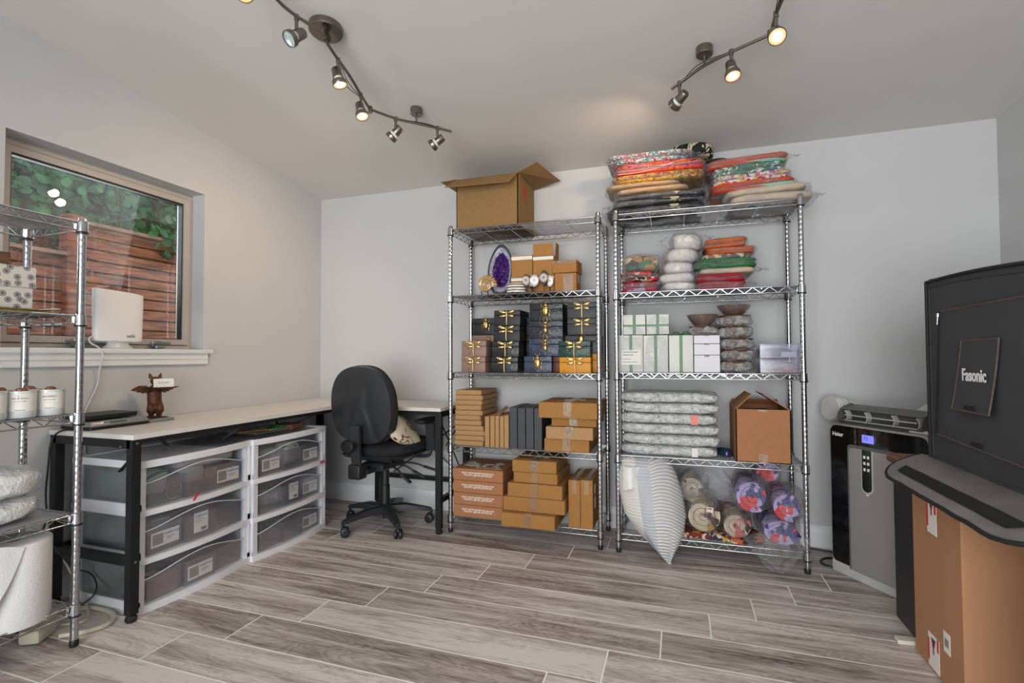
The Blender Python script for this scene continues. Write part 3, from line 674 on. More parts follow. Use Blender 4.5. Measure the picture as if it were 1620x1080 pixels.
# ------------------------------------------------------------------ office chair
cloth_b = mat('black_fabric', C(26, 27, 30), .92, var=.25, scale=300, bump=.3, bscale=500)
shell_m = mat('black_shell', C(42, 44, 47), .33, var=.12, scale=6, bump=.12, bscale=300)
CX, CY = -1.74, 2.735
ch = thing('office_chair', 'black swivel office chair turned to the desk corner', 'chair', (CX, CY, 0), -.05)
WM.pop(ch.name)
# star base
for k in range(5):
    a = R(-40+72*k); d = Vector((cos(a), sin(a), 0))
    m = M(); s = Vector((-sin(a), cos(a), 0)); rings = []
    for t, w, h, z in ((.03, .036, .055, .105), (.12, .03, .042, .112), (.2, .024, .03, .1), (.262, .02, .024, .088), (.285, .017, .02, .082)):
        c = d*t+Vector((0, 0, z)); rings.append([m.bm.verts.new(c+s*w*p+Vector((0, 0, h*q_))) for p, q_ in ((-1, -.5), (1, -.5), (.8, .35), (.35, .5), (-.35, .5), (-.8, .35))])
    for A, B in zip(rings, rings[1:]):
        for i in range(6): m.bm.faces.new((A[i], A[(i+1) % 6], B[(i+1) % 6], B[i]))
    m.bm.faces.new(rings[0]); m.bm.faces.new(rings[-1])
    m.obj('base_arm', shell_m, ch)
    c = d*.282; ax = Vector((cos(a+1.1), sin(a+1.1), 0)); fwd = Vector((-ax.y, ax.x, 0))*.012
    cs = M().cyl((c.x, c.y, .082), (c.x, c.y, .05), .009, seg=10).sup((c.x+fwd.x, c.y+fwd.y, .045), (.04, .04, .03), .8, 14, 8).obj('caster', black, ch)
    for sg in (-1, 1):
        p = c+fwd+ax*sg*.014+Vector((0, 0, .026)); M().lathe([(0, -.009), (.02, -.009), (.026, -.005), (.026, .005), (.02, .009), (.008, .009), (0, .007)], p, 20, ax*sg).obj('wheel', black, cs)
M().lathe([(0, .07), (.02, .07), (.022, .085), (.045, .088), (.045, .125), (.03, .14), (.028, .25), (.024, .252), (.024, .36), (0, .36)], (0, 0, 0), 24).obj('gas_column', black, ch)
M().lathe([(0, .045), (.016, .045), (.016, .075), (0, .075)], (0, 0, 0), 14).obj('column_clip', black, ch)
M().box((0, -.02, .385), (.15, .24, .05), bev=.01).box((0, -.17, .375), (.07, .12, .03), bev=.006).box((0, .02, .42), (.22, .26, .016), bev=.004).obj('tilt_mechanism', shell_m, ch)
M().box((-.01, -.255, .385), (.085, .075, .085), bev=.012, seg=2).obj('back_bracket', black, ch)
M().grid(lambda u, v: Vector(((u-.5)*.062, -.27-.055*v+.03*v*v, .36+.29*v)), 1, 8, .016).obj('back_upright', shell_m, ch)
kb = M().lathe([(0, .0), (.026, 0), (.03, .006), (.03, .022), (.024, .03), (0, .03)], (-.0, -.318, .535), 18, (-.15, -1, 0)); kb.obj('back_knob', black, ch)
M().box((-.045, -.29, .535), (.04, .03, .06), bev=.012, seg=2).obj('knob_housing', black, ch)
for i, (dx, dy, dz) in enumerate(((.20, -.02, -.085), (.24, .03, -.075), (.27, .09, -.055))):
    p0 = Vector((.06, -.10+.05*i, .395)); p1 = p0+Vector((dx*.45, dy*.5, -.005)); p2 = p0+Vector((dx*.7, dy*.7, dz*.55)); p3 = p0+Vector((dx, dy, dz))
    l = M().tube([p0, p1, p2], .006, 8, smooth=2).obj('lever', black, ch); M().bar(p2-(p3-p2)*.15, p3, .03, .012, bev=.005).obj('lever_paddle', shell_m, l)
# seat
M().sup((0, .03, .492), (.50, .48, .085), .55, 36, 14, e2=.55, sag=-.10).obj('seat_cushion', cloth_b, ch)
M().sup((0, .03, .455), (.47, .46, .04), .5, 32, 8, e2=.6).obj('seat_pan', shell_m, ch)
M().lathe([(0, 0), (.022, 0), (.026, .01), (.022, .024), (0, .024)], (.17, .1, .415), 16).obj('seat_knob', black, ch)
# backrest
def egg(t, top=.46, w=.215):
    z = -cos(t); x = sin(t)
    p = 2/2.7
    xx = math.copysign(abs(x)**p, x)*w*(1-.10*z if z > 0 else 1+.0*z); zz = math.copysign(abs(z)**p, z)*top/2
    return xx, zz
def lean(x, y, z):  # z measured from the centre of the backrest
    return Vector((x, y-.235-.10*z*0.9, .762+z))
def shell_layer(y0, y1, sc0, sc1, bulge, n=56, rr=9):
    m = M(); R0 = []
    for j in range(rr+1):
        s = j/rr
        ring = []
        for i in range(n):
            x, z = egg(2*pi*i/n); k = s
            yy = y0-bulge*(1-s**2.2)
            crease = .0
            xx, zz = x*k*sc0, z*k*sc0
            for cx0 in (-.055, .055):
                cxx = cx0*(1+.9*max(0, -zz/.23)); crease += .010*math.exp(-((xx-cxx)/.018)**2)*max(0, min(1, (.15-zz)/.12))
            ring.append(m.bm.verts.new(lean(xx, yy+(crease if bulge > 0 else 0), zz)))
        R0.append(ring)
    for i in range(n):
        pass
    for A, B in zip(R0, R0[1:]):
        for i in range(n): m.bm.faces.new((A[i], A[(i+1) % n], B[(i+1) % n], B[i]))
    last = R0[-1]
    for yy, sc in ((y0+.006, sc0*1.005), (y1, sc1), ):
        ring = [m.bm.verts.new(lean(egg(2*pi*i/n)[0]*sc, yy, egg(2*pi*i/n)[1]*sc)) for i in range(n)]
        for i in range(n): m.bm.faces.new((last[i], last[(i+1) % n], ring[(i+1) % n], ring[i]))
        last = ring
    m.bm.faces.new(last); bmesh.ops.remove_doubles(m.bm, verts=m.bm.verts[:], dist=1e-5); return m
shell_layer(-.012, .016, .97, .99, .018).obj('backrest_shell', shell_m, ch, smooth=50)
m = M(); n = 48; last = None
for yy, sc in ((.014, .955), (.02, 1.0), (.045, 1.01), (.065, .96), (.078, .86), (.084, .6), (.08, .3)):
    ring = [m.bm.verts.new(lean(egg(2*pi*i/n)[0]*sc, yy, egg(2*pi*i/n)[1]*sc)) for i in range(n)]
    if last:
        for i in range(n): m.bm.faces.new((last[i], last[(i+1) % n], ring[(i+1) % n], ring[i]))
    last = ring
m.bm.faces.new(last); m.obj('backrest_cushion', cloth_b, ch, smooth=60)
# arms
for sg in (-1, 1):
    ar = M().tube([(sg*.12, .06, .43), (sg*.26, .06, .43), (sg*.285, .06, .45), (sg*.29, .06, .50)], .012, 8, smooth=2).bar((sg*.29, .06, .47), (sg*.285, .06, .64), .026, .062, bev=.006).obj('arm_post', shell_m, ch)
    M().sup((sg*.275, .05, .655), (.085, .25, .034), .5, 24, 8, e2=.7).obj('arm_pad', black, ar)
t_ = NT('ikat_cushion'); co = t_.obj(); vz = t_.n('TexNoise', {'Vector': co, 'Scale': 16, 'Detail': 1, 'Distortion': .5}).outputs[0]
ck = t_.ramp(vz, [(.0, C(206, 198, 176)), (.60, C(206, 198, 176)), (.605, C(98, 30, 24)), (.66, C(98, 30, 24)), (.665, C(206, 198, 176))], 'CONSTANT')
ikat = t_.end(t_.n('BsdfPrincipled', {'Base Color': ck, 'Roughness': .85}).outputs[0])
pl = thing('throw_cushion', 'cream cushion with dark red motif on the office chair seat', 'cushion', (-1.60, 2.66, .53))
M().sup((0, 0, 0), (.30, .30, .11), .55, 28, 14, e2=1.1, amp=.012, fs=12, seed=4).xf(Matrix.Translation((-1.625, 2.69, .615)) @ Matrix.Rotation(-.3, 4, 'Z') @ Matrix.Rotation(R(38), 4, 'Y') @ Matrix.Rotation(R(-20), 4, 'X')).obj('cushion_cover', ikat, pl)

# ------------------------------------------------------------------ cardboard things
kraft = mat('kraft_card', C(160, 113, 60), .85, var=.06, scale=60, bump=.06, bscale=200)
kraft_light = mat('kraft_light', C(172, 134, 92), .85, var=.05, scale=60)
kraft_red = mat('kraft_reddish', C(164, 112, 76), .85, var=.05, scale=60)
kraft_dull = mat('kraft_dull', C(140, 108, 66), .85, var=.06, scale=40)
kraft_in = mat('kraft_inside', C(160, 122, 76), .9, var=.06, scale=40)
tape_m = film('packing_tape', (.95, .90, .80, 1), .10, .22, (.80, .68, .50, 1), .15, 60)
white_print = mat('white_print', C(226, 220, 212), .6)
seam_m = mat('seam_dark', C(70, 46, 26), .9)
Z1 = (.10, .512, .948, 1.408, 1.812); Z2 = (.10, .515, .955, 1.385, 1.812)
def carton(label, x0, x1, y0, y1, z0, z1, m=None, group=None, rz=0, tape='front', upright=False, stick=None, skew=0):
    m = m or kraft
    cx, cy = (x0+x1)/2, (y0+y1)/2; w, d, h = x1-x0, y1-y0, z1-z0
    t = thing('cardboard_box', label, 'box', (cx, cy, z0), rz, group); WM.pop(t.name)
    b = M().box((0, 0, h/2), (w, d, h-.001), bev=.0025)
    if not upright: b.bb(-w/2+.002, w/2-.002, -.0012, .0012, h-.001, h+.0004)
    b.obj('box_body', m, t)
    # top flap seam and tape
    if tape == 'front':
        M().bb(-.022, .022, -d/2-.0008, -d/2, h*.12, h+.0008).bb(-.022, .022, -d/2-.0008, d/2, h, h+.001).obj('packing_tape', tape_m, t)
    elif tape == 'band':
        M().bb(-w/2, w/2, -d/2-.001, -d/2, h*.78, h*.98).bb(-w/2, w/2, -d/2, d/2, h, h+.001).obj('packing_tape', tape_m, t)
    elif tape == 'edge':
        M().bb(-w/2-.0008, w/2+.0008, -.02, .02, h*.5, h+.001).bb(-w*.1, w*.35, -d/2-.001, -d/2, h*.1, h*.95).obj('packing_tape', tape_m, t)
    elif tape == 'white':
        M().bb(-w/2, w/2, -d/2-.0012, -d/2, h*.80, h*.96).bb(-w/2, w/2, -d/2, d/2-.01, h, h+.0012).obj('paper_tape', white_print, t)
    if stick:
        for (sx, sy) in stick: M().bb(sx-.018, sx+.018, sy-.02, sy+.02, h, h+.0015).obj('shipping_label', white_lab, t)
    return t
def mailer(label, x0, x1, y0, y1, z0, z1, group, m=None, rz=0, vert=False, flap=0):
    m = m or kraft_light
    cx, cy = (x0+x1)/2, (y0+y1)/2; w, d, h = x1-x0, y1-y0, z1-z0
    t = thing('mailer_box', label, 'box', (cx, cy, z0), rz, group); WM.pop(t.name)
    if vert:
        M().box((-.0015, 0, h/2), (w-.005, d, h), bev=.002).obj('box_tray', m, t)
        M().bb(w/2-.0035, w/2, -d/2-.002, d/2, 0, h+.001).bb(-w/2+.004, w/2, -d/2-.003, -d/2-.001, 0, h*.98).obj('box_lid', m, t)
    else:
        M().box((0, 0, h/2-.001), (w-.004, d-.004, h-.003), bev=.0018).obj('box_tray', m, t)
        l = M().bb(-w/2, w/2, -d/2, d/2, h-.003, h-.0005).bb(-w/2+.006, w/2-.006, -d/2-.001, -d/2+.001, h*.30, h-.001)
        l.bb(w/2-.002, w/2, -d/2+.006, d/2, h*.25, h-.001)
        if flap:
            l.box((w/2-.02, -d/2-.004, h*.55), (.05, .004, h*.7), rz=-.25)
        l.obj('box_lid', m, t)
    return t
# big open carton with four flaps on the first rack
def sheet(m, pts, th=.004):
    vs = [Vector(p) for p in pts]; n = (vs[1]-vs[0]).cross(vs[2]-vs[0]).normalized()*th
    a = [m.bm.verts.new(v) for v in vs]; b = [m.bm.verts.new(v+n) for v in vs]; k = len(vs)
    m.bm.faces.new(a[::-1]); m.bm.faces.new(b)
    for i in range(k): m.bm.faces.new((a[i], a[(i+1) % k], b[(i+1) % k], b[i]))
    return m
def open_box(name, label, x0, x1, y0, y1, z0, z1, mt, flaps, rz=0, group=None):
    cx, cy = (x0+x1)/2, (y0+y1)/2; t = thing(name, label, 'box', (cx, cy, z0), rz, group); WM.pop(t.name)
    w, d, h = (x1-x0)/2, (y1-y0)/2, z1-z0; k = .005
    M().bb(-w, w, -d, d, 0, k).bb(-w, w, -d, -d+k, 0, h).bb(-w, w, d-k, d, 0, h).bb(-w, -w+k, -d, d, 0, h).bb(w-k, w, -d, d, 0, h).obj('box_body', mt, t)
    for f in flaps: sheet(M(), f).obj('flap', mt, t)
    return t
bt = 2.118; x0, x1, y0, y1 = -1.272, -.880, 2.772, 3.115; w, d, h = (x1-x0)/2, (y1-y0)/2, bt-1.812
ob = open_box('open_cardboard_box', 'large open brown carton with spread flaps on top of the left rack', x0, x1, y0, y1, 1.812, bt, kraft_dull,
    [[(-w, -d, h), (w, -d, h), (w-.02, -d-.105, h-.085), (-w-.03, -d-.105, h-.075)],
     [(-w, d, h), (-w, -d, h), (-w-.11, -d+.01, h+.0), (-w-.12, d-.03, h+.02)][::-1],
     [(w, -d, h), (w, d, h), (w+.19, d-.06, h+.02), (w+.115, -d+.0, h+.045)][::-1],
     [(w, d, h), (-w, d, h), (-w+.01, d-.09, h+.04), (w-.01, d-.09, h+.04)]])
frag = mat('fragile_sticker', C(176, 52, 44), .6, var=.5, scale=160)
M().bb(w, w+.001, -.06, -.0, h-.13, h-.045).obj('sticker', frag, ob)

# ---- lower shelves of the left rack
def pos(i, n): return ('bottom' if i == 0 else 'top' if i == n-1 else ('second', 'third', 'fourth', 'fifth', 'sixth', 'seventh', 'eighth', 'ninth', 'tenth')[i-1]+' from the bottom')
hh = .0708
for i in range(4):
    t = carton(f'shop printed reddish carton, {pos(i,4)} of its stack of four', -1.280, -.968, 2.742, 3.055, Z1[0]+i*hh, Z1[0]+(i+1)*hh-.0008, kraft_red, 'printed shop cartons', tape=None)
    text('shop_address', 'SHOP | SHOPTARTBYTAYLOR.COM\nFOLLOW | @TART_BYTAYLOR', .0128, FY(0, -.157, hh*.56), white_print, t, bold=.0004)
    if i == 3:
        for lx in (-.105, .078):
            M().bb(lx-.013, lx+.013, -.085, .045, hh, hh+.0012).bb(lx-.027, lx+.030, .006, .022, hh, hh+.0013).bb(lx-.004, lx+.030, -.085, -.071, hh, hh+.0013).obj('shop_letter_t', white_print, t)
        text('shop_name', 'ar', .155, FZ(-.018, -.033, hh+.0006), white_print, t, bold=.0015, ext=.0008, sx=1.15)
        text('shop_name', 'BY TAYLOR', .03, FZ(.055, -.118, hh+.0006), white_print, t, bold=.0006)
SS = [(-.951, -.645, 2.662, .0), (-.952, -.597, 2.70, .0), (-.925, -.611, 2.70, .0), (-.891, -.637, 2.712, -.02), (-.902, -.648, 2.71, .015)]
zz = Z1[0]
for i, (a, b, y, rz) in enumerate(SS):
    h_ = (.077, .079, .078, .060, .066)[i]
    carton(f'taped golden carton, {pos(i,5)} of the bottom shelf pile of five', a, b, y, y+.31, zz, zz+h_-.0008, kraft, 'taped cartons on the bottom shelf', rz=rz, tape='front', stick=[(-.01, -.02), (.045, -.03)] if i == 4 else None); zz += h_
for i, (a, b, lb) in enumerate(((-.586, -.521, 'tall carton on end, left of the two by the rack post'), (-.519, -.452, 'tall narrow carton standing on end, against the rack post at the right'))):
    t = carton(lb, a, b, 2.742, 3.045, Z1[0], Z1[0]+.262+.004*i, kraft, 'cartons standing on end', upright=True, tape=None)
    M().bb(-.012, .012, -.1525, -.1512, .19, .2625).bb(-.012, .012, -.1525, .15, .2625+.004*i, .2635+.004*i).obj('packing_tape', tape_m, t)
    if i: M().bb(.0335, .0345, -.09, -.05, .10, .16).obj('shipping_label', white_lab, t); M().bb(.0335, .0345, -.09, -.05, .18, .23).obj('shipping_label', white_lab, t); M().bb(.0335, .0345, .02, .07, .2, .25).obj('sticker', red_zip, t)
# ---- fourth shelf
zz = Z1[1]; XR_ = [-1.098, -1.095, -1.092, -1.098, -1.112, -1.118, -1.104, -1.115, -1.108, -1.105, -1.109]; XL_ = [-1.290, -1.288, -1.286, -1.286, -1.29, -1.285, -1.285, -1.284, -1.284, -1.282, -1.281]
for i in range(11):
    h_ = (.303)/11+.0025
    mailer(f'thin tan mailer box, {pos(i,11)} of the tall flat stack', XL_[i]+.002, XR_[i], 2.768+.003*(i % 3), 3.03, zz, zz+h_-.0008, 'thin mailer boxes stacked flat', rz=((i*7) % 5-2)*.006, flap=1 if i == 10 else 0); zz += h_
UP = [(-1.090, -1.060, .178), (-1.058, -1.028, .181), (-1.025, -.999, .184), (-.998, -.971, .182), (-.969, -.940, .188)]
for i, (a, b, h_) in enumerate(UP):
    t = mailer(f'tan mailer box standing upright, {("leftmost","second from left","middle","fourth from left","rightmost")[i]} of five next to the black boxes', a, b, 2.768+.004*(i % 2), 2.99, Z1[1], Z1[1]+h_, 'mailer boxes standing upright', vert=True)
    if i == 1: M().grid(lambda u, v: Vector((.01+.028*v, -.10+.18*u, .18+.03*u+.012*sin(v*3))), 8, 4, .002).obj('tuck_flap', kraft_light, t)
blackbox = mat('charcoal_card', C(58, 60, 66), .55, var=.05)
for i in range(4):
    a = -.936+i*.0492
    mailer(f'charcoal book shaped box standing upright, {("leftmost","second from left","third from left","rightmost")[i]} of four', a, a+.047, 2.768, 3.02, Z1[1], Z1[1]+.236-.002*(i % 2), 'charcoal upright boxes', blackbox, vert=True)
KK = [(-.721, -.469, 2.742, .073, .0), (-.704, -.441, 2.72, .069, -.02), (-.68, -.43, 2.742, .048, .01), (-.742, -.418, 2.70, .088, .0)]
zz = Z1[1]
for i, (a, b, y, h_, rz) in enumerate(KK):
    t = carton(f'brown shipping carton, {pos(i,4)} of the pile of four', a, b, y, y+(.30 if i < 3 else .34), zz, zz+h_-.0008, kraft if i % 2 == 0 or i == 3 else kraft_light, 'shipping cartons on the fourth shelf', rz=rz, tape='front', stick=[(-.03, .0), (.05, .02)] if i == 3 else None); zz += h_
    if i == 3: M().bb(-.12, -.07, -.14, -.11, .0882, .0892).obj('sticker', frag, t)
# ---- top left: small cartons, geode, ammonite, agates on the second shelf
def sc(label, x0, x1, y, d, z0, z1, **k): return carton(label, x0, x1, y, y+d, z0, z1, kraft, 'small cartons on the second shelf', tape='white', **k)
sc('small carton low behind the striped stone, second shelf', -.944, -.813, 2.835, .13, Z1[3], Z1[3]+.102)
sc('small carton behind the agate slices, lower middle of the group', -.808, -.682, 2.835, .13, Z1[3], Z1[3]+.104)
sc('small carton beside the geode, left of the upper row', -.941, -.812, 2.832, .13, Z1[3]+.1025, Z1[3]+.232)
t = sc('small carton with its lid standing open, middle of the upper row', -.808, -.684, 2.832, .13, Z1[3]+.1045, Z1[3]+.222)
sheet(M(), [(-.06, -.065, .118), (.06, -.065, .118), (.06, -.063, .190), (-.06, -.063, .190)], .003).obj('flap', kraft, t)
sheet(M(), [(.062, -.03, .118), (.062, .06, .118), (.066, .05, .20), (.066, -.02, .20)], .003).obj('flap', kraft, t)
carton('shiny taped small carton at the right end of the second shelf', -.676, -.548, 2.822, 2.95, Z1[3], Z1[3]+.112, kraft, 'small cartons on the second shelf', tape='edge')
carton('flatter taped carton lying on the rightmost small one', -.684, -.543, 2.820, 2.96, Z1[3]+.1135, Z1[3]+.185, kraft, 'small cartons on the second shelf', tape='band', rz=-.05)
# geode: tall split shell with rind, banding and purple crystals
def geode_ring(th, s): 
    z = -cos(th); x = sin(th)
    return Vector((x*s*.082*(1-.16*z)*(1+.05*sin(3*th+1)), 0, z*s*.165*(1+.03*sin(2*th))))
def gring(name, mt, parent, s0, s1, y0, y1, spike=0, nr=6, n=56):
    m = M(); R_ = []
    for j in range(nr+1):
        t = j/nr; s = s0+(s1-s0)*t; y = y0+(y1-y0)*t; row = []
        for i in range(n):
            p = geode_ring(2*pi*i/n, s); p.y = y
            if spike: p += noise.noise_vector(p*90)*spike+Vector((0, noise.noise(p*160)*spike*1.5, 0))
            row.append(m.bm.verts.new(p))
        R_.append(row)
    for A, B in zip(R_, R_[1:]):
        for i in range(n): m.bm.faces.new((A[i], A[(i+1) % n], B[(i+1) % n], B[i]))
    if s1 <= .05: m.bm.faces.new(R_[-1])
    m.xf(Matrix.Rotation(R(-8), 4, 'X')); return m.obj(name, mt, parent, smooth=0 if spike else 60)
g_ = thing('amethyst_geode', 'tall split amethyst geode with purple crystals standing on the second shelf', 'geode', (-1.027, 2.885, Z1[3]+.163)); WM.pop(g_.name)
rind = mat('geode_rind', C(62, 68, 72), .7, var=.3, scale=40, bump=.5, bscale=90)
gring('rind', rind, g_, 1.0, .86, -.004, -.004, nr=2); gring('rind_back', rind, g_, 1.0, .05, -.004, .07, nr=8)
gring('agate_band', mat('agate_band', C(150, 150, 166), .3, var=.3, scale=70), g_, .86, .66, -.005, .006, nr=4)
amet = mat('amethyst', C(82, 44, 122), .15, var=.55, scale=80, coat=.5); gring('amethyst_crystals', amet, g_, .69, .03, .006, .05, spike=.010, nr=26, n=90)
# ammonite
am = thing('ammonite_fossil', 'polished brown ammonite fossil slice leaning on a small stand', 'fossil', (-1.09, 2.80, Z1[3])); WM.pop(am.name)
t_ = NT('ammonite_shell'); co = t_.obj(); sp = t_.n('SeparateXYZ', {0: co}); ang = t_.math('ARCTAN2', t_.math('SUBTRACT', sp.outputs[2], .058), sp.outputs[0])
rr_ = t_.math('SQRT', t_.math('ADD', t_.math('POWER', sp.outputs[0], 2.), t_.math('POWER', t_.math('SUBTRACT', sp.outputs[2], .058), 2.)))
st = t_.math('ABSOLUTE', t_.math('SINE', t_.math('ADD', t_.math('MULTIPLY', ang, 11.), t_.math('MULTIPLY', rr_, 60.))))
nz = t_.n('TexNoise', {'Vector': co, 'Scale': 60}).outputs[0]
cc = t_.ramp(t_.math('MULTIPLY', t_.math('ADD', st, nz), .5), [(.15, C(70, 44, 26)), (.4, C(140, 100, 58)), (.75, C(196, 164, 110))])
am_m = t_.end(t_.n('BsdfPrincipled', {'Base Color': cc, 'Roughness': .22, 'Coat Weight': .5}).outputs[0])
m = M(); pts = []; rad = []
for i in range(64):
    t = i/63; a = -2.9+t*3*2*pi; r = .006*math.exp(2.1*t); pts.append((-r*1.0*cos(a), 0, .058+r*sin(a))); rad.append(.002+.32*r)
m.tube(pts, rad, 10); m.xf(Matrix.Scale(1.08, 4)); m.obj('shell', am_m, am)
M().tube([(-.03, .03, 0), (-.02, -.02, .004), (-.02, -.03, .022)], .003, 6).tube([(.03, .03, 0), (.02, -.02, .004), (.02, -.03, .022)], .003, 6).bb(-.035, .035, -.01, .03, 0, .005).obj('stand', black, am)
# striped stone disc
t_ = NT('striped_stone'); co = t_.obj(); sp = t_.n('SeparateXYZ', {0: co}); nz = t_.n('TexNoise', {'Vector': co, 'Scale': 20}).outputs[0]
wv = t_.math('FRACT', t_.math('ADD', t_.math('MULTIPLY', sp.outputs[2], 62.), t_.math('MULTIPLY', nz, .5)))
ss_m = t_.end(t_.n('BsdfPrincipled', {'Base Color': t_.ramp(wv, [(.3, C(218, 212, 205)), (.5, C(70, 48, 48)), (.72, C(64, 44, 44)), (.85, C(218, 212, 205))]), 'Roughness': .2}).outputs[0])
t = thing('striped_stone_bowl', 'round brown and white banded stone dish before the cartons', 'bowl', (-.9, 2.81, Z1[3])); WM.pop(t.name)
M().lathe([(0, 0), (.05, 0), (.061, .01), (.062, .045), (.055, .062), (.048, .062), (.05, .045), (.045, .02), (0, .016)], (0, 0, 0), 32, sc=(1, .75)).obj('dish', ss_m, t)
# agate slices
t_ = NT('agate_slice'); co = t_.obj(); nz = t_.n('TexNoise', {'Vector': co, 'Scale': 22, 'Detail': 3}).outputs[0]
ln = t_.n('VectorMath', {0: co}, operation='LENGTH').outputs[1]
v = t_.math('ADD', t_.math('MULTIPLY', ln, 26.), t_.math('MULTIPLY', nz, .5))
ag_m = t_.end(t_.n('BsdfPrincipled', {'Base Color': t_.ramp(v, [(.25, C(205, 192, 178)), (.45, C(120, 92, 72)), (.6, C(205, 198, 190)), (.85, C(180, 172, 165)), (1.0, C(70, 60, 55))]), 'Roughness': .18, 'Coat Weight': .4}).outputs[0])
for i, (x, y, zc_, sx, sz, ry, lb) in enumerate(((-.838, 2.785, 1.482, .02, .037, .2, 'leftmost'), (-.815, 2.812, 1.475, .019, .034, -.1, 'set back behind the leftmost'), (-.785, 2.782, 1.479, .026, .036, .05, 'roundest'), (-.728, 2.782, 1.492, .022, .043, -.05, 'tallest'), (-.702, 2.815, 1.477, .02, .034, .1, 'rightmost'))):
    t = thing('agate_slice', f'small grey agate slice on a rod stand, {lb} of the five', 'agate', (x, y, Z1[3]), ry*2, 'agate slices on stands'); WM.pop(t.name)
    m = M(); n = 26; A = [Vector((sx*cos(2*pi*k/n)*(1+.12*noise.noise(Vector((cos(k)*2, i, 0)))), 0, sz*sin(2*pi*k/n)*(1+.1*noise.noise(Vector((k*.7, i, 3)))))) for k in range(n)]
    f = [m.bm.verts.new(p+Vector((0, -.006, 0))) for p in A]; b = [m.bm.verts.new(p*1.06+Vector((0, .008, 0))) for p in A]
    m.bm.faces.new(f); m.bm.faces.new(b[::-1])
    for k in range(n): m.bm.faces.new((f[k], f[(k+1) % n], b[(k+1) % n], b[k]))
    o = m.obj('slice', ag_m, t); o.location = (0, 0, zc_-Z1[3])
    M().cyl((0, .002, .004), (0, .002, zc_-Z1[3]-sz*.8), .0022, seg=8).lathe([(0, 0), (.014, 0), (.014, .004), (0, .005)], (0, 0, 0), 14).obj('stand', black, t)

# ---- jewellery boxes with gold insects
goldi = mat('antique_gold', C(205, 172, 108), .3, .95, var=.22, scale=50)
def leather(name, col, emb=0):
    t = NT(name); co = t.obj()
    if emb: h_ = t.n('TexVoronoi', {'Vector': t.n('Mapping', {0: co, 3: (1, 1, 1.4)}).outputs[0], 'Scale': 55}).outputs[0]
    else: h_ = t.n('TexNoise', {'Vector': co, 'Scale': 260}).outputs[0]
    c2 = t.n('TexNoise', {'Vector': co, 'Scale': 22, 'Detail': 2}).outputs[0]
    lo = tuple(c*.72 for c in col[:3])+(1,); hi = tuple(min(1, c*1.3) for c in col[:3])+(1,)
    cc = t.ramp(c2, [(.42, lo), (.58, hi)]) if emb else t.ramp(c2, [(.3, lo), (.4, col)])
    return t.end(t.n('BsdfPrincipled', {'Base Color': cc, 'Roughness': .38 if emb else .5, 'Normal': t.n('Bump', {'Height': h_, 'Strength': .5 if emb else .25, 'Distance': .003}).outputs[0]}).outputs[0])
LM = dict(black=leather('black_leather', C(26, 27, 30)), blackc=leather('black_croc', C(29, 31, 35), 1), navy=leather('navy_croc', C(46, 55, 80), 1), navyb=leather('midnight_croc', C(33, 38, 50), 1), char=leather('charcoal_leather', C(54, 54, 58)), taupe=leather('taupe_leather', C(140, 112, 98)), grey=leather('grey_leather', C(78, 78, 82)), green=leather('green_croc', C(16, 56, 46), 1), yellow=leather('ochre_leather', C(205, 138, 20)), red=leather('oxblood_leather', C(82, 20, 24)))
def insect(kind):
    m = M(); P = lambda x, z, y=0: (x, -y, z)
    if kind == 'dragonfly':
        m.tube([P(0, .012, .004), P(0, -.01, .006), P(0, -.06, .004)], [.0045, .0038, .003, .0025], 8); m.sup(P(0, .018, .006), (.012, .01, .010), 1, 12, 8)
        for s in (-1, 1):
            for (L, an, w, z0) in ((.046, .30, .0075, .010), (.040, -.16, .0075, -.004)):
                pts = [(0, 0), (L*.3, w*.8), (L*.7, w*1.15), (L*.95, w*.8), (L, 0), (L*.95, -w*.7), (L*.6, -w*.8), (L*.2, -w*.5)]
                b = M(); b.prism([(x*s, z) for x, z in (pts if s > 0 else pts[::-1])], .003, .0062, bev=.0014); b.xf(Matrix.Rotation(s*an, 4, 'Z')); b.xf(Matrix.Rotation(R(90), 4, 'X')); b.xf(Matrix.Translation((s*.003, 0, z0)))
                me = bpy.data.meshes.new('t'); b.bm.to_mesh(me); b.bm.free(); m.bm.from_mesh(me); bpy.data.meshes.remove(me)
    elif kind == 'beetle':
        m.sup(P(0, -.012, .006), (.032, .016, .052), .9, 18, 10); m.sup(P(0, .02, .006), (.024, .013, .014), .8, 14, 8); m.sup(P(0, .03, .006), (.012, .01, .010), 1, 10, 6)
        for s in (-1, 1):
            m.tube([P(s*.003, .032, .006), P(s*.010, .038, .006), P(s*.016, .047, .006)], .0014, 6, smooth=1)
            m.tube([P(s*.012, .012, .005), P(s*.022, .010, .008), P(s*.024, .024, .003)], .0016, 6, smooth=1)
            m.tube([P(s*.014, -.006, .005), P(s*.025, -.008, .008), P(s*.028, -.026, .003)], .0018, 6, smooth=1)
            m.tube([P(s*.013, -.022, .005), P(s*.023, -.030, .008), P(s*.021, -.050, .003)], .0018, 6, smooth=1)
    else:
        m.sup(P(0, -.024, .007), (.020, .014, .034), .9, 16, 10); m.sup(P(0, .0, .007), (.014, .012, .016), .9, 14, 8); m.sup(P(0, .018, .007), (.02, .012, .014), .8, 14, 8)
        for s in (-1, 1):
            m.tube([P(s*.006, .024, .006), P(s*.013, .036, .007), P(s*.010, .048, .007), P(s*.004, .052, .007)], .0022, 6, smooth=2)
            m.tube([P(s*.006, .004, .005), P(s*.022, .010, .009), P(s*.038, .030, .002)], .0018, 6, smooth=1)
            m.tube([P(s*.006, -.002, .005), P(s*.024, -.002, .009), P(s*.036, .014, .002)], .0017, 6, smooth=1)
            m.tube([P(s*.008, -.022, .005), P(s*.022, -.026, .009), P(s*.034, -.052, .002)], .0018, 6, smooth=1)
    return m
MESH = {}
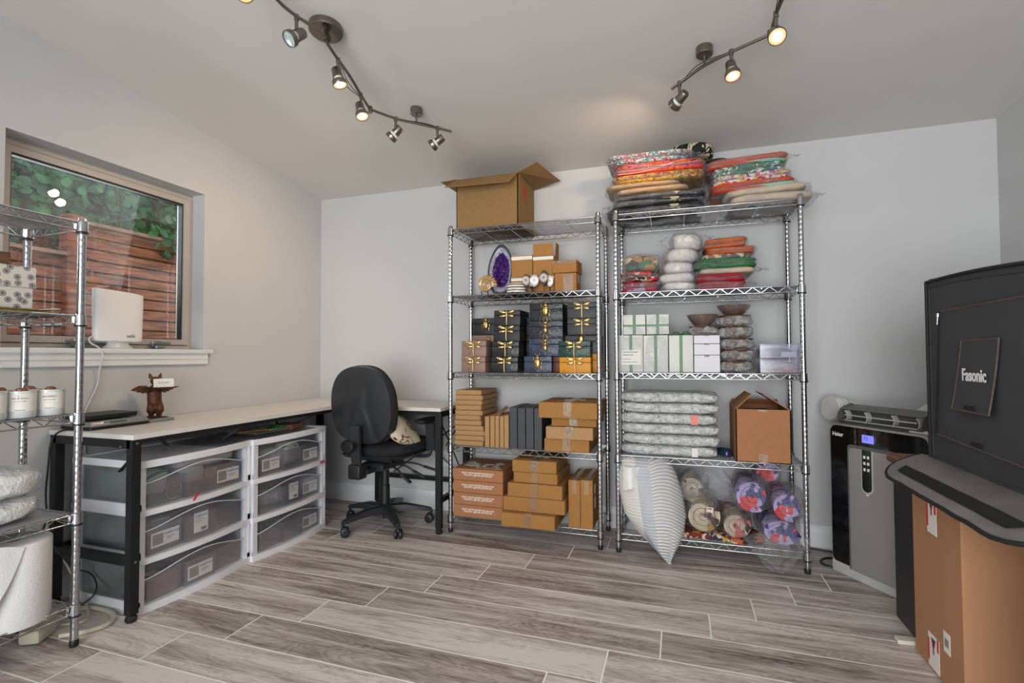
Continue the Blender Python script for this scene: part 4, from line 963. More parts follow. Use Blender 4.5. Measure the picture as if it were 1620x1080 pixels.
def jbox(label, x0, x1, y0, d, z0, z1, lm, kind, rz=0, ix=0, iz=0):
    cx = (x0+x1)/2; w = x1-x0; h = z1-z0
    t = thing('jewellery_box', label, 'box', (cx, y0+d/2, z0), rz, 'leather jewellery boxes with gold insects'); WM.pop(t.name)
    zl = h*.66
    M().box((0, 0, zl/2), (w, d, zl-.001), bev=.0022, seg=2).obj('box_base', LM[lm], t)
    M().box((0, 0, (zl+h)/2+.0002), (w, d, h-zl-.0014), bev=.0022, seg=2).obj('box_lid', LM[lm], t)
    if kind:
        if kind not in MESH: o = insect(kind).obj(kind+'_ornament', goldi, t, smooth=50); MESH[kind] = o
        else: o = MESH[kind].copy(); COL.objects.link(o); o.parent = t
        o.location = (ix, -d/2-.001, h*.70+iz)
        M().bb(-.009+ix, .009+ix, -d/2-.0015, -d/2, .012, zl-.002).obj('clasp_tab', LM[lm], t)
s3 = Z1[2]
jbox('taupe jewellery box with gold dragonfly, bottom left corner of the third shelf', -1.244, -1.090, 2.78, .16, s3, s3+.093, 'taupe', 'dragonfly')
jbox('taupe jewellery box with gold dragonfly, resting on the bottom left one', -1.242, -1.084, 2.778, .16, s3+.0935, s3+.188, 'taupe', 'dragonfly')
jbox('taupe box peeking out behind, with only a gold beetle head showing', -1.245, -1.072, 2.945, .13, s3, s3+.228, 'taupe', 'beetle', iz=.02, ix=.03)
jbox('black jewellery box with gold beetle at the upper left', -1.241, -1.056, 2.945, .13, s3+.229, s3+.335, 'black', 'beetle')
for i, (a, b, lm) in enumerate(((-1.049, -.886, 'blackc'), (-1.044, -.880, 'blackc'), (-1.036, -.873, 'black'), (-1.033, -.871, 'black'))):
    jbox(f'black jewellery box with gold dragonfly, {pos(i,4)} of the second column', a, b, 2.775+.003*(i % 2), .19, s3+i*.0915, s3+(i+1)*.0915-.0008, lm, 'dragonfly')
jbox('navy textured box with gold beetle at the foot of the third column', -.846, -.684, 2.772, .16, s3, s3+.094, 'navy', 'beetle')
jbox('navy textured box with gold stag beetle, second from bottom of the third column', -.821, -.624, 2.79, .19, s3+.0945, s3+.197, 'navy', 'stag', ix=.0)
jbox('midnight textured box with gold stag beetle, third from bottom of its column', -.820, -.623, 2.792, .19, s3+.1975, s3+.298, 'navyb', 'stag')
jbox('black textured box with gold beetle, topmost of the third column', -.818, -.622, 2.79, .19, s3+.2985, s3+.396, 'blackc', 'beetle')
jbox('oxblood box glimpsed between the navy box and the yellow box', -.682, -.642, 2.80, .15, s3, s3+.093, 'red', None)
jbox('yellow ochre jewellery box with gold dragonfly on the shelf', -.638, -.462, 2.772, .08, s3, s3+.089, 'yellow', 'dragonfly')
jbox('dark green textured box with gold dragonfly on the yellow box', -.645, -.463, 2.772, .08, s3+.0895, s3+.180, 'green', 'dragonfly')
jbox('yellow ochre box standing behind at the right end', -.612, -.428, 2.86, .17, s3, s3+.108, 'yellow', None)
jbox('grey leather box behind the green one, beetle peeking over', -.632, -.428, 2.86, .17, s3+.1085, s3+.214, 'grey', 'beetle', iz=.02)
jbox('charcoal jewellery box with gold dragonfly, lower of the right hand pair', -.597, -.430, 2.80, .2, s3+.2145, s3+.307, 'char', 'dragonfly')
jbox('charcoal jewellery box with gold dragonfly, topmost at the right end', -.597, -.429, 2.80, .2, s3+.3075, s3+.398, 'char', 'dragonfly')
for i in range(3): jbox(f'dark box behind, between the second and third columns, {("lowest","middle","uppermost")[i]}', -.868, -.826, 2.89, .16, s3+i*.11, s3+(i+1)*.11-.001, ('green', 'blackc', 'black')[i], None)

# ------------------------------------------------------------------ plastic wrapped goods on the right rack
poly_m = film('clear_poly_bag', (.97, .97, .98, 1), .055, .12, (.86, .87, .9, 1), 1.0, 30)
bubble_m = None
def bubble_mat(name, base, w, bs=.9):
    t = NT(name); co = t.obj(); v = t.n('TexVoronoi', {'Vector': co, 'Scale': 105}).outputs[0]; n = t.n('TexNoise', {'Vector': co, 'Scale': 24, 'Detail': 5, 'Distortion': 1}).outputs[0]
    bp = t.n('Bump', {'Height': t.math('ADD', t.math('MULTIPLY', v, -.5), t.math('MULTIPLY', n, 1.6)), 'Strength': bs, 'Distance': .012}).outputs[0]
    a = t.n('BsdfTransparent', {0: (.95, .95, .95, 1)}).outputs[0]; b = t.n('BsdfPrincipled', {'Base Color': base, 'Roughness': .22, 'Specular IOR Level': .9, 'Normal': bp}).outputs[0]
    f = t.ramp(n, [(.35, (w-.2, w-.2, w-.2, 1)), (.65, (min(1, w+.2),)*3+(1,))])
    return t.end(t.n('MixShader', {0: f, 1: a, 2: b}).outputs[0])
bubble_m = bubble_mat('bubble_wrap', C(226, 228, 228), .74, 1.0)
bubble_t = bubble_mat('thin_bubble_wrap', C(200, 200, 198), .45)
def pattern(name, cols, scale=30, dist=.3, rough=.85, stretch=(1, 1, 1), kind='v', w=None):
    t = NT(name); co = t.n('Mapping', {0: t.obj(), 3: stretch}).outputs[0]
    nz = t.n('TexNoise', {'Vector': co, 'Scale': scale*.6, 'Detail': 2}); mx = t.n('Mix', {0: dist, 4: co, 5: nz.outputs[1]}, data_type='VECTOR').outputs[1]
    if kind == 'v': f = t.n('SeparateColor', {0: t.n('TexVoronoi', {'Vector': mx, 'Scale': scale}).outputs[1]}).outputs[0]
    elif kind == 'd': f = t.math('MULTIPLY', t.n('TexVoronoi', {'Vector': mx, 'Scale': scale}).outputs[0], 1.4)
    else: f = t.n('TexNoise', {'Vector': mx, 'Scale': scale, 'Detail': 1, 'Distortion': .6}).outputs[0]
    n = len(cols); ws = w or [1/n]*n; p = 0; st = []
    if kind == 'n': p = .28
    for c, q_ in zip(cols, ws): st.append((min(p, 1), c)); p += q_*(1 if kind != 'n' else .44)
    cc = t.ramp(f, st, 'CONSTANT')
    th = t.n('TexNoise', {'Vector': t.obj(), 'Scale': 400}).outputs[0]
    return t.end(t.n('BsdfPrincipled', {'Base Color': cc, 'Roughness': rough, 'Normal': t.n('Bump', {'Height': th, 'Strength': .2, 'Distance': .002}).outputs[0]}).outputs[0])
BL, RD_, TQ, WH, NV, OR, YL, PK, GR, CR, BK, TN = C(150, 190, 196), C(196, 40, 52), C(60, 120, 130), C(222, 216, 205), C(44, 50, 84), C(216, 84, 24), C(206, 166, 40), C(206, 70, 120), C(36, 108, 76), C(206, 190, 162), C(26, 26, 28), C(186, 150, 102)
def folded(label, x0, x1, y0, y1, z0, z1, fm, seed, layers=2, tilt=0, rz=0, bag=True, name='folded_textile', group=None, cat='textile', bagscale=(1.06, 1.03, 1.25), e=.3, amp=.006, ear=0):
    cx, cy, cz = (x0+x1)/2, (y0+y1)/2, (z0+z1)/2; w, d, h = x1-x0, y1-y0, z1-z0
    t = thing(name, label, cat, (cx, cy, z0), 0, group); rnd = random.Random(seed); WM.pop(t.name)
    m = M(); lh = h/layers
    for i in range(layers):
        m.sup((rnd.uniform(-.008, .008), rnd.uniform(-.006, .004), lh*(i+.5)+w/2*tilt*0), (w*rnd.uniform(.95, 1), d, lh*1.12), e, 36, 10, amp=amp, fs=7, seed=seed+i, e2=.62)
    if tilt: m.xf(Matrix.Rotation(tilt, 4, 'Y'))
    if rz: m.xf(Matrix.Rotation(rz, 4, 'Z'))
    for v in m.bm.verts: v.co.z = max(v.co.z, .0)
    m.obj('fabric', fm, t, smooth=60)
    if bag:
        b = M().sup((0, 0, h*.5), (w*bagscale[0], d*bagscale[1], h*bagscale[2]), .4, 40, 14, amp=.010, fs=13, seed=seed+9, e2=.6, crease=.7)
        for (sx, sy) in ((-1, -1), (1, -1)) if ear else ():
            b.grid(lambda u, v, sx=sx, sy=sy: Vector((sx*(w*.47+ear*u), sy*d*.42*(1-.5*v)+.02*noise.noise(Vector((u*5, v*5, seed))), h*.55+(v-.5)*h*1.1*(1-.75*u)+.018*noise.noise(Vector((u*6, v*4, seed+5))))), 8, 6)
        if tilt: b.xf(Matrix.Rotation(tilt, 4, 'Y'))
        if rz: b.xf(Matrix.Rotation(rz, 4, 'Z'))
        b.obj('plastic_bag', poly_m, t, smooth=45)
    return t
TG = 'bagged textiles on top of the right rack'
F = {}
F['blue'] = pattern('blue_floral', [BL, RD_, BL, TQ, WH, C(150, 40, 70)], 46, .25)
F['orange'] = pattern('orange_floral', [OR, C(200, 40, 20), OR, C(120, 30, 30), PK, C(226, 100, 30)], 34, .4)
F['yellow'] = pattern('yellow_floral', [YL, C(190, 110, 40), YL, C(160, 70, 70), C(110, 120, 70), C(210, 180, 90)], 40, .3)
F['tan'] = mat('tan_linen', C(186, 146, 98), .85, var=.08); F['black'] = pattern('black_grey_weave', [BK, C(52, 56, 66), BK, CR], 9, .2, w=[.42, .3, .14, .14])
F['cream'] = mat('cream_linen', C(190, 172, 152), .85, var=.1, scale=40)
z0 = Z2[4]
folded('black and beige bagged textile at the very bottom of the left pile', -.372, .14, 2.76, 3.06, z0, z0+.035, F['black'], 21, 2, group=TG, ear=.06)
folded('black and beige bagged textile, second from bottom of the left pile', -.362, .145, 2.765, 3.05, z0+.036, z0+.075, F['black'], 22, 2, group=TG, ear=.05)
folded('black edged bagged textile, third from bottom of the left pile', -.33, .142, 2.765, 3.04, z0+.076, z0+.108, F['black'], 23, 1, group=TG)
folded('tan linen textile, lower of two in the left pile', -.325, .069, 2.76, 3.04, z0+.109, z0+.142, F['tan'], 24, 1, group=TG)
folded('tan linen textile, upper of two in the left pile', -.375, .025, 2.765, 3.04, z0+.143, z0+.172, F['tan'], 25, 1, group=TG)
folded('yellow floral textile in the left pile', -.345, .142, 2.76, 3.04, z0+.165, z0+.214, F['yellow'], 26, 2, group=TG)
t_or = folded('orange textile with white stitching in the left pile', -.322, .145, 2.76, 3.03, z0+.214, z0+.272, F['orange'], 27, 2, group=TG)
t = folded('pale blue and red floral textile on top of the left pile', -.362, .085, 2.765, 3.03, z0+.272, z0+.330, F['blue'], 28, 2, tilt=.03, group=TG, ear=.07)
m = M()
rs = random.Random(2)
for a, b in (((-.30, 2.085), (.10, 2.055)), ((-.30, 2.045), (.05, 2.075)), ((-.30, 2.03), (-.02, 2.06))):
    for i in range(52):
        q_ = i/51; m.sup((a[0]+(b[0]-a[0])*q_, 2.757-.0, a[1]+(b[1]-a[1])*q_-.012*sin(pi*q_)), (.0042, .003, .0042), 1, 6, 4)
cr = m
cr.xf(Matrix.Translation(-t_or.location)); cr.obj('bead_stitching', white_print, t_or)
folded('black and cream floral bundle lying at the back of the left pile', -.05, .19, 2.84, 3.03, z0+.305, z0+.385, pattern('black_cream', [BK, CR, BK, CR], 11, .4, kind='n'), 29, 1, tilt=.12, bag=False, group=TG, e=.7, amp=.014)
folded('dark crumpled scarf between the two textile piles', .165, .265, 2.87, 3.0, z0+.25, z0+.29, mat('dark_scarf', C(40, 34, 30), .9, var=.3), 30, 1, bag=False, group=TG, e=.8, amp=.012)
TR = -.03
folded('cream linen textile, lowest of the right pile, sticking out past the post', .26, .655, 2.76, 3.06, z0, z0+.048, F['cream'], 31, 1, group=TG, ear=.05)
folded('cream linen textile, second from bottom of the right pile', .235, .632, 2.765, 3.05, z0+.045, z0+.088, F['cream'], 32, 1, tilt=TR, group=TG)
F['mint'] = pattern('orange_mint', [C(150, 200, 175), C(206, 70, 40), C(206, 70, 40), C(150, 200, 175), C(200, 90, 50)], 12, .1, stretch=(.3, 1, 6))
folded('rust edged mint textile low in the right pile', .172, .57, 2.76, 3.04, z0+.072, z0+.118, F['mint'], 33, 2, tilt=TR, group=TG)
folded('white and pink ikat textile in the right pile', .172, .545, 2.755, 3.03, z0+.108, z0+.158, pattern('pink_ikat', [WH, PK, WH, C(170, 40, 90), WH, YL], 26, .4), 34, 2, tilt=TR, group=TG)
folded('green patterned textile in the right pile', .175, .52, 2.76, 3.04, z0+.150, z0+.205, pattern('green_block', [GR, C(50, 130, 110), WH, GR, TQ], 38, .2), 35, 2, tilt=TR, group=TG)
folded('rust edged mint textile topping the right pile', .15, .53, 2.755, 3.03, z0+.196, z0+.245, F['mint'], 36, 2, tilt=TR, group=TG, ear=.07)
# second shelf of the right rack
PG = 'bagged cushion covers on the second shelf'; z0 = Z2[3]
folded('lilac and grey bagged cover at the bottom left', -.30, -.09, 2.79, 3.03, z0, z0+.062, pattern('lilac_cover', [C(160, 140, 165), C(110, 105, 120), C(150, 40, 60)], 14, .3), 41, 2, group=PG, ear=.04)
folded('red and black bagged cover, middle of the left pile', -.30, -.10, 2.79, 3.03, z0+.06, z0+.118, pattern('red_cover', [RD_, BK, C(150, 30, 40), CR], 24, .3), 42, 2, group=PG)
folded('green black and cream zigzag cover on the left pile', -.283, -.086, 2.79, 3.02, z0+.117, z0+.205, pattern('green_zigzag', [C(14, 92, 60), BK, CR, C(14, 92, 60), C(160, 110, 50)], 20, .1, stretch=(1, 1, 1.6)), 43, 1, group=PG, e=.6, ear=.05)
wf = mat('white_fur', C(214, 210, 204), .9, var=.16, scale=46, bump=1, bscale=46)
wz = [(-.082, .098, 0, .05), (-.10, .098, .046, .102), (-.086, .08, .098, .162), (-.066, .105, .156, .228), (-.036, .12, .224, .305)]
for i, (a, b, c, d_) in enumerate(wz):
    folded(f'white fluffy bagged cover, {pos(i,5)} of the white pile', a, b, 2.79, 3.0, z0+c, z0+d_, wf, 50+i, 1, group=PG, e=.8, ear=.08 if i == 4 else .02, amp=.01)
rf = mat('crimson_cover', C(170, 28, 52), .8, var=.15); 
folded('crimson bagged cover at the bottom of the right pile', .09, .335, 2.785, 3.03, z0, z0+.045, rf, 60, 2, group=PG, ear=.06)
folded('crimson bagged cover, second in the right pile', .092, .333, 2.785, 3.03, z0+.043, z0+.083, rf, 61, 2, group=PG)
folded('cream bagged cover in the right pile', .10, .368, 2.785, 3.03, z0+.080, z0+.115, F['cream'], 62, 1, group=PG, ear=.08)
folded('green bagged cover in the right pile', .09, .385, 2.785, 3.03, z0+.112, z0+.160, mat('green_cover', C(44, 110, 60), .8, var=.2), 63, 2, group=PG)
folded('brown patterned bagged cover in the right pile', .12, .353, 2.785, 3.02, z0+.157, z0+.186, pattern('brown_cover', [C(140, 90, 60), C(70, 50, 40), CR], 30, .2), 64, 1, group=PG)
of = mat('burnt_orange', C(190, 92, 42), .8, var=.15, scale=30)
folded('burnt orange cover, lower of the two on the right pile', .143, .382, 2.785, 3.02, z0+.182, z0+.222, of, 65, 2, group=PG)
folded('burnt orange cover topping the right pile', .137, .345, 2.785, 3.02, z0+.218, z0+.268, of, 66, 2, tilt=-.05, group=PG)
# third shelf: gift boxes, bowls, bins
z0 = Z2[2]; wbx = mat('white_ribbed_box', C(214, 214, 208), .6, var=.04, scale=60, stretch=(12, 12, 1)); wplain = mat('white_box', C(218, 216, 222), .55, var=.01)
rib = mat('green_ribbon', C(22, 96, 34), .35, var=.1)
def gift(label, x0, x1, y0, y1, z0, z1, wrap=True, bow=False, cross=False, label_=False):
    cx, cy = (x0+x1)/2, (y0+y1)/2; w, d, h = x1-x0, y1-y0, z1-z0
    t = thing('gift_box', label, 'box', (cx, cy, z0), 0, 'white gift boxes with green ribbon'); WM.pop(t.name)
    M().box((0, 0, h/2), (w, d, h-.001), bev=.002, seg=2).obj('box_body', wbx, t)
    r_ = M().bb(-.008, .008, -d/2-.001, -d/2, 0, h+.0006).bb(-.008, .008, -d/2, d/2, h-.0002, h+.0008)
    if cross: r_.bb(-w/2-.001, w/2+.001, -d/2-.0014, -d/2-.0004, h*.40, h*.50)
    if bow:
        for s in (-1, 1):
            r_.tube([(0, -d/2+.01, h+.003), (s*.02, -d/2, h+.018), (s*.042, -d/2-.003, h+.014), (s*.03, -d/2, h+.004), (0, -d/2+.01, h+.003)], .0028, 6, smooth=2)
            r_.tube([(0, -d/2+.008, h+.004), (s*.03, -d/2-.004, h+.006), (s*.055, -d/2-.006, h+.002)], .0026, 6, smooth=2)
    r_.obj('ribbon', rib, t)
    if wrap: M().sup((0, 0, h/2), (w*1.03, d*1.02, h*1.01), .12, 40, 20, amp=.0026, fs=22, seed=int(cx*100), e2=.14, crease=.8).obj('cellophane', poly_m, t)
    if label_:
        l = M().bb(-w*.38, w*.42, -d/2-.0042, -d/2-.003, h*.2, h*.6).obj('label_card', white_lab, t)
        M().bb(-w*.33, w*.3, -d/2-.0048, -d/2-.0042, h*.535, h*.55).bb(-w*.33, w*.1, -d/2-.0048, -d/2-.0042, h*.46, h*.475).bb(-w*.33, w*.0, -d/2-.0048, -d/2-.0042, h*.35, h*.36).bb(-w*.33, w*.3, -d/2-.0048, -d/2-.0042, h*.27, h*.28).obj('printed_lines', dark_ink, l)
gift('tall cellophane wrapped box with green ribbon and printed label, leftmost', -.309, -.182, 2.785, 2.91, z0, z0+.200, label_=True)
gift('tall cellophane wrapped box with green ribbon, second from left', -.179, -.053, 2.785, 2.91, z0, z0+.198)
gift('tall unwrapped white box tied with a green ribbon bow', -.048, .072, 2.785, 2.91, z0, z0+.196, wrap=False, bow=True)
gift('smaller wrapped box with crossed green ribbon, upper left', -.285, -.168, 2.79, 2.90, z0+.203, z0+.311, cross=True)
gift('smaller wrapped box with crossed green ribbon, next to the upper left one', -.163, -.047, 2.79, 2.90, z0+.203, z0+.310, cross=True)
for i, (a, b) in enumerate(((0, .0905), (.0915, .149), (.150, .194))):
    t = thing('white_box', f'plain white carton, {pos(i,3)} of the three stacked on the third shelf', 'box', (.139, 2.85, z0+a), 0, 'plain white cartons'); WM.pop(t.name)
    M().box((0, 0, (b-a)/2), (.125, .13, b-a-.0012), bev=.0018).obj('box_body', wplain, t); M().bb(-.012, .012, -.0656, -.065, (b-a)*.9, b-a).obj('tuck_notch', grey_ink, t)
wood_b = mat('dark_bowl_wood', C(92, 50, 34), .3, var=.35, scale=14, coat=.6)
def bowl(label, x, y, z, r, h, wrapk, seed, grp='wrapped wooden bowls', wide=1):
    t = thing('wooden_bowl', label, 'bowl', (x, y, z), 0, grp); WM.pop(t.name)
    M().lathe([(0, .0), (r*.42, .0), (r*.62, h*.22), (r*.86, h*.62), (r*1.0, h), (r*.96, h), (r*.82, h*.62), (r*.55, h*.28), (0, h*.14)], (0, 0, 0), 32).obj('bowl_body', wood_b, t)
    if wrapk == 'film': M().lathe([(0, -.0008), (r*.46, -.001), (r*.66, h*.2), (r*.9, h*.6), (r*1.03, h*1.02), (0, h*1.04)], (0, 0, 0), 32).obj('plastic_wrap', poly_m, t)
    else: M().sup((0, 0, h*.52), (2.06*r, 2.06*r, h*1.08), .75, 36, 14, amp=.009, fs=20, seed=seed, e2=.62, crease=.8).obj('bubble_wrap', bubble_t, t)
bowl('bubble wrapped wooden bowl sitting on the white cartons, under another', .125, 2.86, z0+.1955, .072, .046, 'b', 3)
bowl('dark wooden bowl on top of the left pair, in clear film', .122, 2.86, z0+.244, .078, .060, 'film', 4)
for i in range(5): bowl(f'bubble wrapped wooden bowl, {pos(i,6)} of the tall column', .285+.004*((i*3) % 4-1.5), 2.87, z0+i*.0595, .083, .058, 'b', 10+i)
bowl('glossy dark bowl in clear film topping the tall column', .278, 2.87, z0+5*.0595, .083, .052, 'film', 20)
bin_c = film('clear_bin', (.88, .88, .94, 1), .13, .12, (.66, .66, .78, 1))
def tub(label, z, stuff):
    t = thing('clear_tub', label, 'bin', (.478, 2.88, z), 0, 'clear lidded tubs'); WM.pop(t.name)
    w, d, h = .178, .17, .072
    m = M().bb(-w/2, w/2, -d/2, d/2, 0, .002).bb(-w/2, w/2, -d/2, -d/2+.002, 0, h-.008).bb(-w/2, w/2, d/2-.002, d/2, 0, h-.008).bb(-w/2, -w/2+.002, -d/2, d/2, 0, h-.008).bb(w/2-.002, w/2, -d/2, d/2, 0, h-.008)
    m.obj('tub_body', bin_c, t); M().box((0, 0, h-.004), (w+.008, d+.008, .008), bev=.002).obj('tub_lid', bin_c, t)
tub('clear lidded tub with pink and cream contents on the shelf', z0, 0); tub('clear lidded tub with dark cloth, stacked on the other tub', z0+.0745, 1)
t = thing('cork_pad', 'orange cork pad inside the lower clear tub', 'pad', (.478, 2.88, z0+.002)); M().bb(.395, .561, 2.802, 2.958, z0+.003, z0+.012, bev=.002).obj('pad', mat('cork', C(200, 128, 60), .8), t)
t = thing('crumpled_tissue', 'crumpled pale pink tissue inside the lower clear tub', 'tissue', (.478, 2.88, z0+.012)); M().sup((.478, 2.88, z0+.034), (.155, .14, .04), .6, 30, 12, amp=.012, fs=30, seed=3, crease=.8).obj('tissue', mat('pink_tissue', C(214, 190, 190), .7, var=.15, scale=60), t)
t = thing('folded_cloth', 'dark navy cloth inside the upper clear tub', 'cloth', (.46, 2.88, z0+.077)); M().sup((.47, 2.89, z0+.100), (.15, .13, .042), .5, 30, 10, amp=.008, fs=14, seed=5).obj('cloth', mat('navy_cloth', C(52, 54, 88), .85), t)
t = thing('small_case', 'small pale lidded case inside the upper clear tub', 'case', (.53, 2.83, z0+.077)); M().box((.522, 2.826, z0+.093), (.07, .04, .026), bev=.004, seg=2).obj('case_body', wplain, t); M().box((.43, 2.82, z0+.082), (.022, .02, .008), bev=.002).obj('pink_clip', mat('pink_plastic', C(220, 40, 120), .4), t)
# fourth shelf
z0 = Z2[1]
lin = film('shelf_liner_plastic', (.8, .8, .82, 1), .45, .3, (.55, .56, .58, 1))
for lb, (x, y, z, w, d) in (('frosted plastic liner on the fourth shelf of the right rack', (.128, 2.905, Z2[1], .84, .29)), ('frosted plastic liner on the fourth shelf of the left rack', (-.86, 2.91, Z1[1], .84, .29)), ('frosted plastic liner on the second shelf of the right rack', (.128, 2.905, Z2[3], .84, .29)), ('frosted plastic liner on the second shelf of the left rack', (-.86, 2.91, Z1[3], .84, .29))):
    t = thing('shelf_liner', lb, 'liner', (x, y, z), 0, 'plastic shelf liners'); M().box((x, y, z-.0008), (w, d, .0012)).obj('liner_sheet', lin, t)
dkb = mat('dark_tray', C(74, 66, 60), .7, var=.3, scale=12)
BG = 'bubble wrapped flat parcels'
for i in range(6):
    a, b = i*.0558, (i+1)*.0558
    t = thing('wrapped_parcel', f'long silvery bubble wrapped parcel, {pos(i,6)} of the stack of six', 'parcel', (-.057, 2.90, z0+a), 0, BG); WM.pop(t.name)
    M().box((0, 0, .028), (.44, .22, .03), bev=.008).obj('wrapped_tray', dkb, t)
    m = M().sup((.004*((i*5) % 3-1), 0, .028), (.492+.006*(i % 3), .255, .060), .22, 64, 16, amp=.006, fs=15, seed=70+i, e2=.55, crease=.6)
    for v in m.bm.verts: v.co.z = min(max(v.co.z, .0), .0557)
    m.obj('bubble_wrap', bubble_m, t)
    if i == 3: M().box((.13, -.1315, .028), (.034, .002, .05)).obj('red_tape', mat('red_tape', C(214, 110, 96), .4), t)
    if i == 0: M().box((.13, -.133, .028), (.03, .002, .045)).obj('clear_tape', white_print, t)
t = thing('computer_mouse', 'small dark iridescent computer mouse on the liner beside the parcels', 'mouse', (.222, 2.90, z0)); mm = NT('iridescent'); co = mm.obj(); gz = mm.n('TexNoise', {'Vector': co, 'Scale': 14}).outputs[0]
mm_ = mm.end(mm.n('BsdfPrincipled', {'Base Color': mm.ramp(gz, [(.35, C(24, 30, 40)), (.5, C(30, 90, 96)), (.62, C(70, 60, 110))]), 'Roughness': .15, 'Metallic': .5}).outputs[0])
m = M().sup((.222, 2.90, z0+.012), (.062, .10, .06), .8, 26, 12, rz=.6)
for v in m.bm.verts: v.co.z = max(v.co.z, z0+.002)
m.obj('mouse_shell', mm_, t); M().sup((.222, 2.90, z0+.006), (.066, .104, .010), .8, 26, 6, rz=.6).obj('mouse_base', mat('silver_trim', C(150, 155, 160), .25, .8), t)
w, d, h = .123, .16, .262
ob = open_box('open_cardboard_box', 'open brown carton with two raised flaps on the fourth shelf', .266, .512, 2.738, 3.058, z0, z0+h, kraft_red,
    [[(-w, -d, h), (-w, d, h), (-w+.075, d-.02, h+.072), (-w+.075, -d+.02, h+.075)], [(w, d, h), (w, -d, h), (w-.115, -d+.02, h+.075), (w-.115, d-.02, h+.072)], [(-w, d, h), (w, d, h), (w-.01, d-.03, h+.03), (-w+.01, d-.03, h+.03)]], rz=-.0)
M().bb(-.02, .02, -d-.001, -d, .0, .045).obj('packing_tape', tape_m, ob); M().bb(-.02, .02, -d-.001, -d, h-.012, h).obj('packing_tape', tape_m, ob)
t = thing('plastic_packets', 'crumpled dark red packet inside the open carton on the fourth shelf', 'packet', (.39, 2.9, z0+.006)); M().sup((.39, 2.9, z0+.125), (.225, .28, .235), .35, 26, 14, amp=.012, fs=16, seed=8).obj('packet', mat('maroon_packet', C(92, 40, 44), .4, var=.4, scale=20), t)

# bottom shelf: striped pillow bag and rolled rugs
z0 = Z2[0]
t_ = NT('pillow_sack'); co = t_.obj(); sp = t_.n('SeparateXYZ', {0: co}); x, z = sp.outputs[0], sp.outputs[2]
dist = t_.math('ADD', z, t_.math('MULTIPLY', t_.math('POWER', t_.math('SUBTRACT', x, .06), 2.), 5.)); dist = t_.math('ADD', dist, t_.math('MULTIPLY', t_.n('TexNoise', {'Vector': co, 'Scale': 7}).outputs[0], .02))
bands = t_.math('GREATER_THAN', t_.math('SINE', t_.math('MULTIPLY', dist, 400.)), 0.15); msk = t_.math('GREATER_THAN', x, t_.math('ADD', t_.math('MULTIPLY', z, -.12), .055))
msk2 = t_.math('MULTIPLY', t_.math('GREATER_THAN', x, t_.math('ADD', t_.math('MULTIPLY', z, -.15), .0)), t_.math('SUBTRACT', 1., msk))
c = t_.mix(t_.math('MULTIPLY', bands, msk), C(214, 210, 206), C(166, 170, 178)); c = t_.mix(t_.math('MULTIPLY', msk2, .9), c, C(176, 180, 188))
wr = t_.math('SINE', t_.math('ADD', t_.math('MULTIPLY', z, 420.), t_.math('MULTIPLY', t_.n('TexNoise', {'Vector': co, 'Scale': 9}).outputs[0], 14.)))
sack_m = t_.end(t_.n('BsdfPrincipled', {'Base Color': c, 'Roughness': .5, 'Normal': t_.n('Bump', {'Height': wr, 'Strength': .35, 'Distance': .004}).outputs[0]}).outputs[0])
t = thing('pillow_sack', 'big white and grey striped cushion sack slumping off the bottom shelf', 'sack', (-.15, 2.72, 0)); WM.pop(t.name)
prof = [(0, .535, .05, .03), (.03, .53, .085, .05), (.10, .50, .125, .085), (.22, .43, .150, .105), (.4, .33, .160, .115), (.58, .23, .150, .11), (.72, .155, .118, .09), (.84, .09, .07, .06), (.92, .045, .035, .03), (.97, .018, .014, .01), (1, .004, .008, .004)]
m = M(); rings = []; n = 44
for s, zz, wx_, wy_ in prof:
    cx = -.03+.0*s+.125*s**1.6; cy = .09-.155*s
    rings.append([m.bm.verts.new(Vector((cx+wx_*cos(2*pi*k/n), cy+wy_*sin(2*pi*k/n), zz))+noise.noise_vector(Vector((cos(2*pi*k/n)*1.4, sin(2*pi*k/n)*1.4, s*4)))*.010) for k in range(n)])
for A, B in zip(rings, rings[1:]):
    for k in range(n): m.bm.faces.new((A[k], A[(k+1) % n], B[(k+1) % n], B[k]))
m.bm.faces.new(rings[0]); m.bm.faces.new(rings[-1]); bmesh.ops.subdivide_edges(m.bm, edges=m.bm.edges[:], cuts=1, smooth=.6, use_grid_fill=True)
for v in m.bm.verts:
    v.co.z = max(v.co.z, .003)
    if v.co.z > .50: v.co.z = .50+(v.co.z-.5)*.2
m.obj('sack_body', sack_m, t, smooth=80)
M().grid(lambda u, v: Vector((-.13+.13*u, -.035-.02*sin(u*6)-.02*v, .47-.12*v*(1-.3*u)+.015*noise.noise(Vector((u*6, v*6, 1))))), 12, 10, .002).obj('sack_fold', mat('white_sack', C(222, 220, 218), .45), t, smooth=80)
lil = pattern('lilac_rug', [C(176, 158, 206), C(58, 62, 124), C(168, 150, 200), C(212, 52, 50), C(180, 162, 208)], 15, .3, w=[.28, .30, .12, .12, .18])
bei = pattern('beige_rug', [C(204, 188, 164), C(60, 40, 36), C(198, 180, 154), C(140, 50, 44), C(170, 134, 66)], 15, .3, w=[.42, .16, .26, .07, .09])
brn = pattern('brown_rug', [C(88, 50, 40), C(180, 160, 135), C(60, 34, 30), C(186, 90, 80), C(196, 176, 150)], 14, .35)
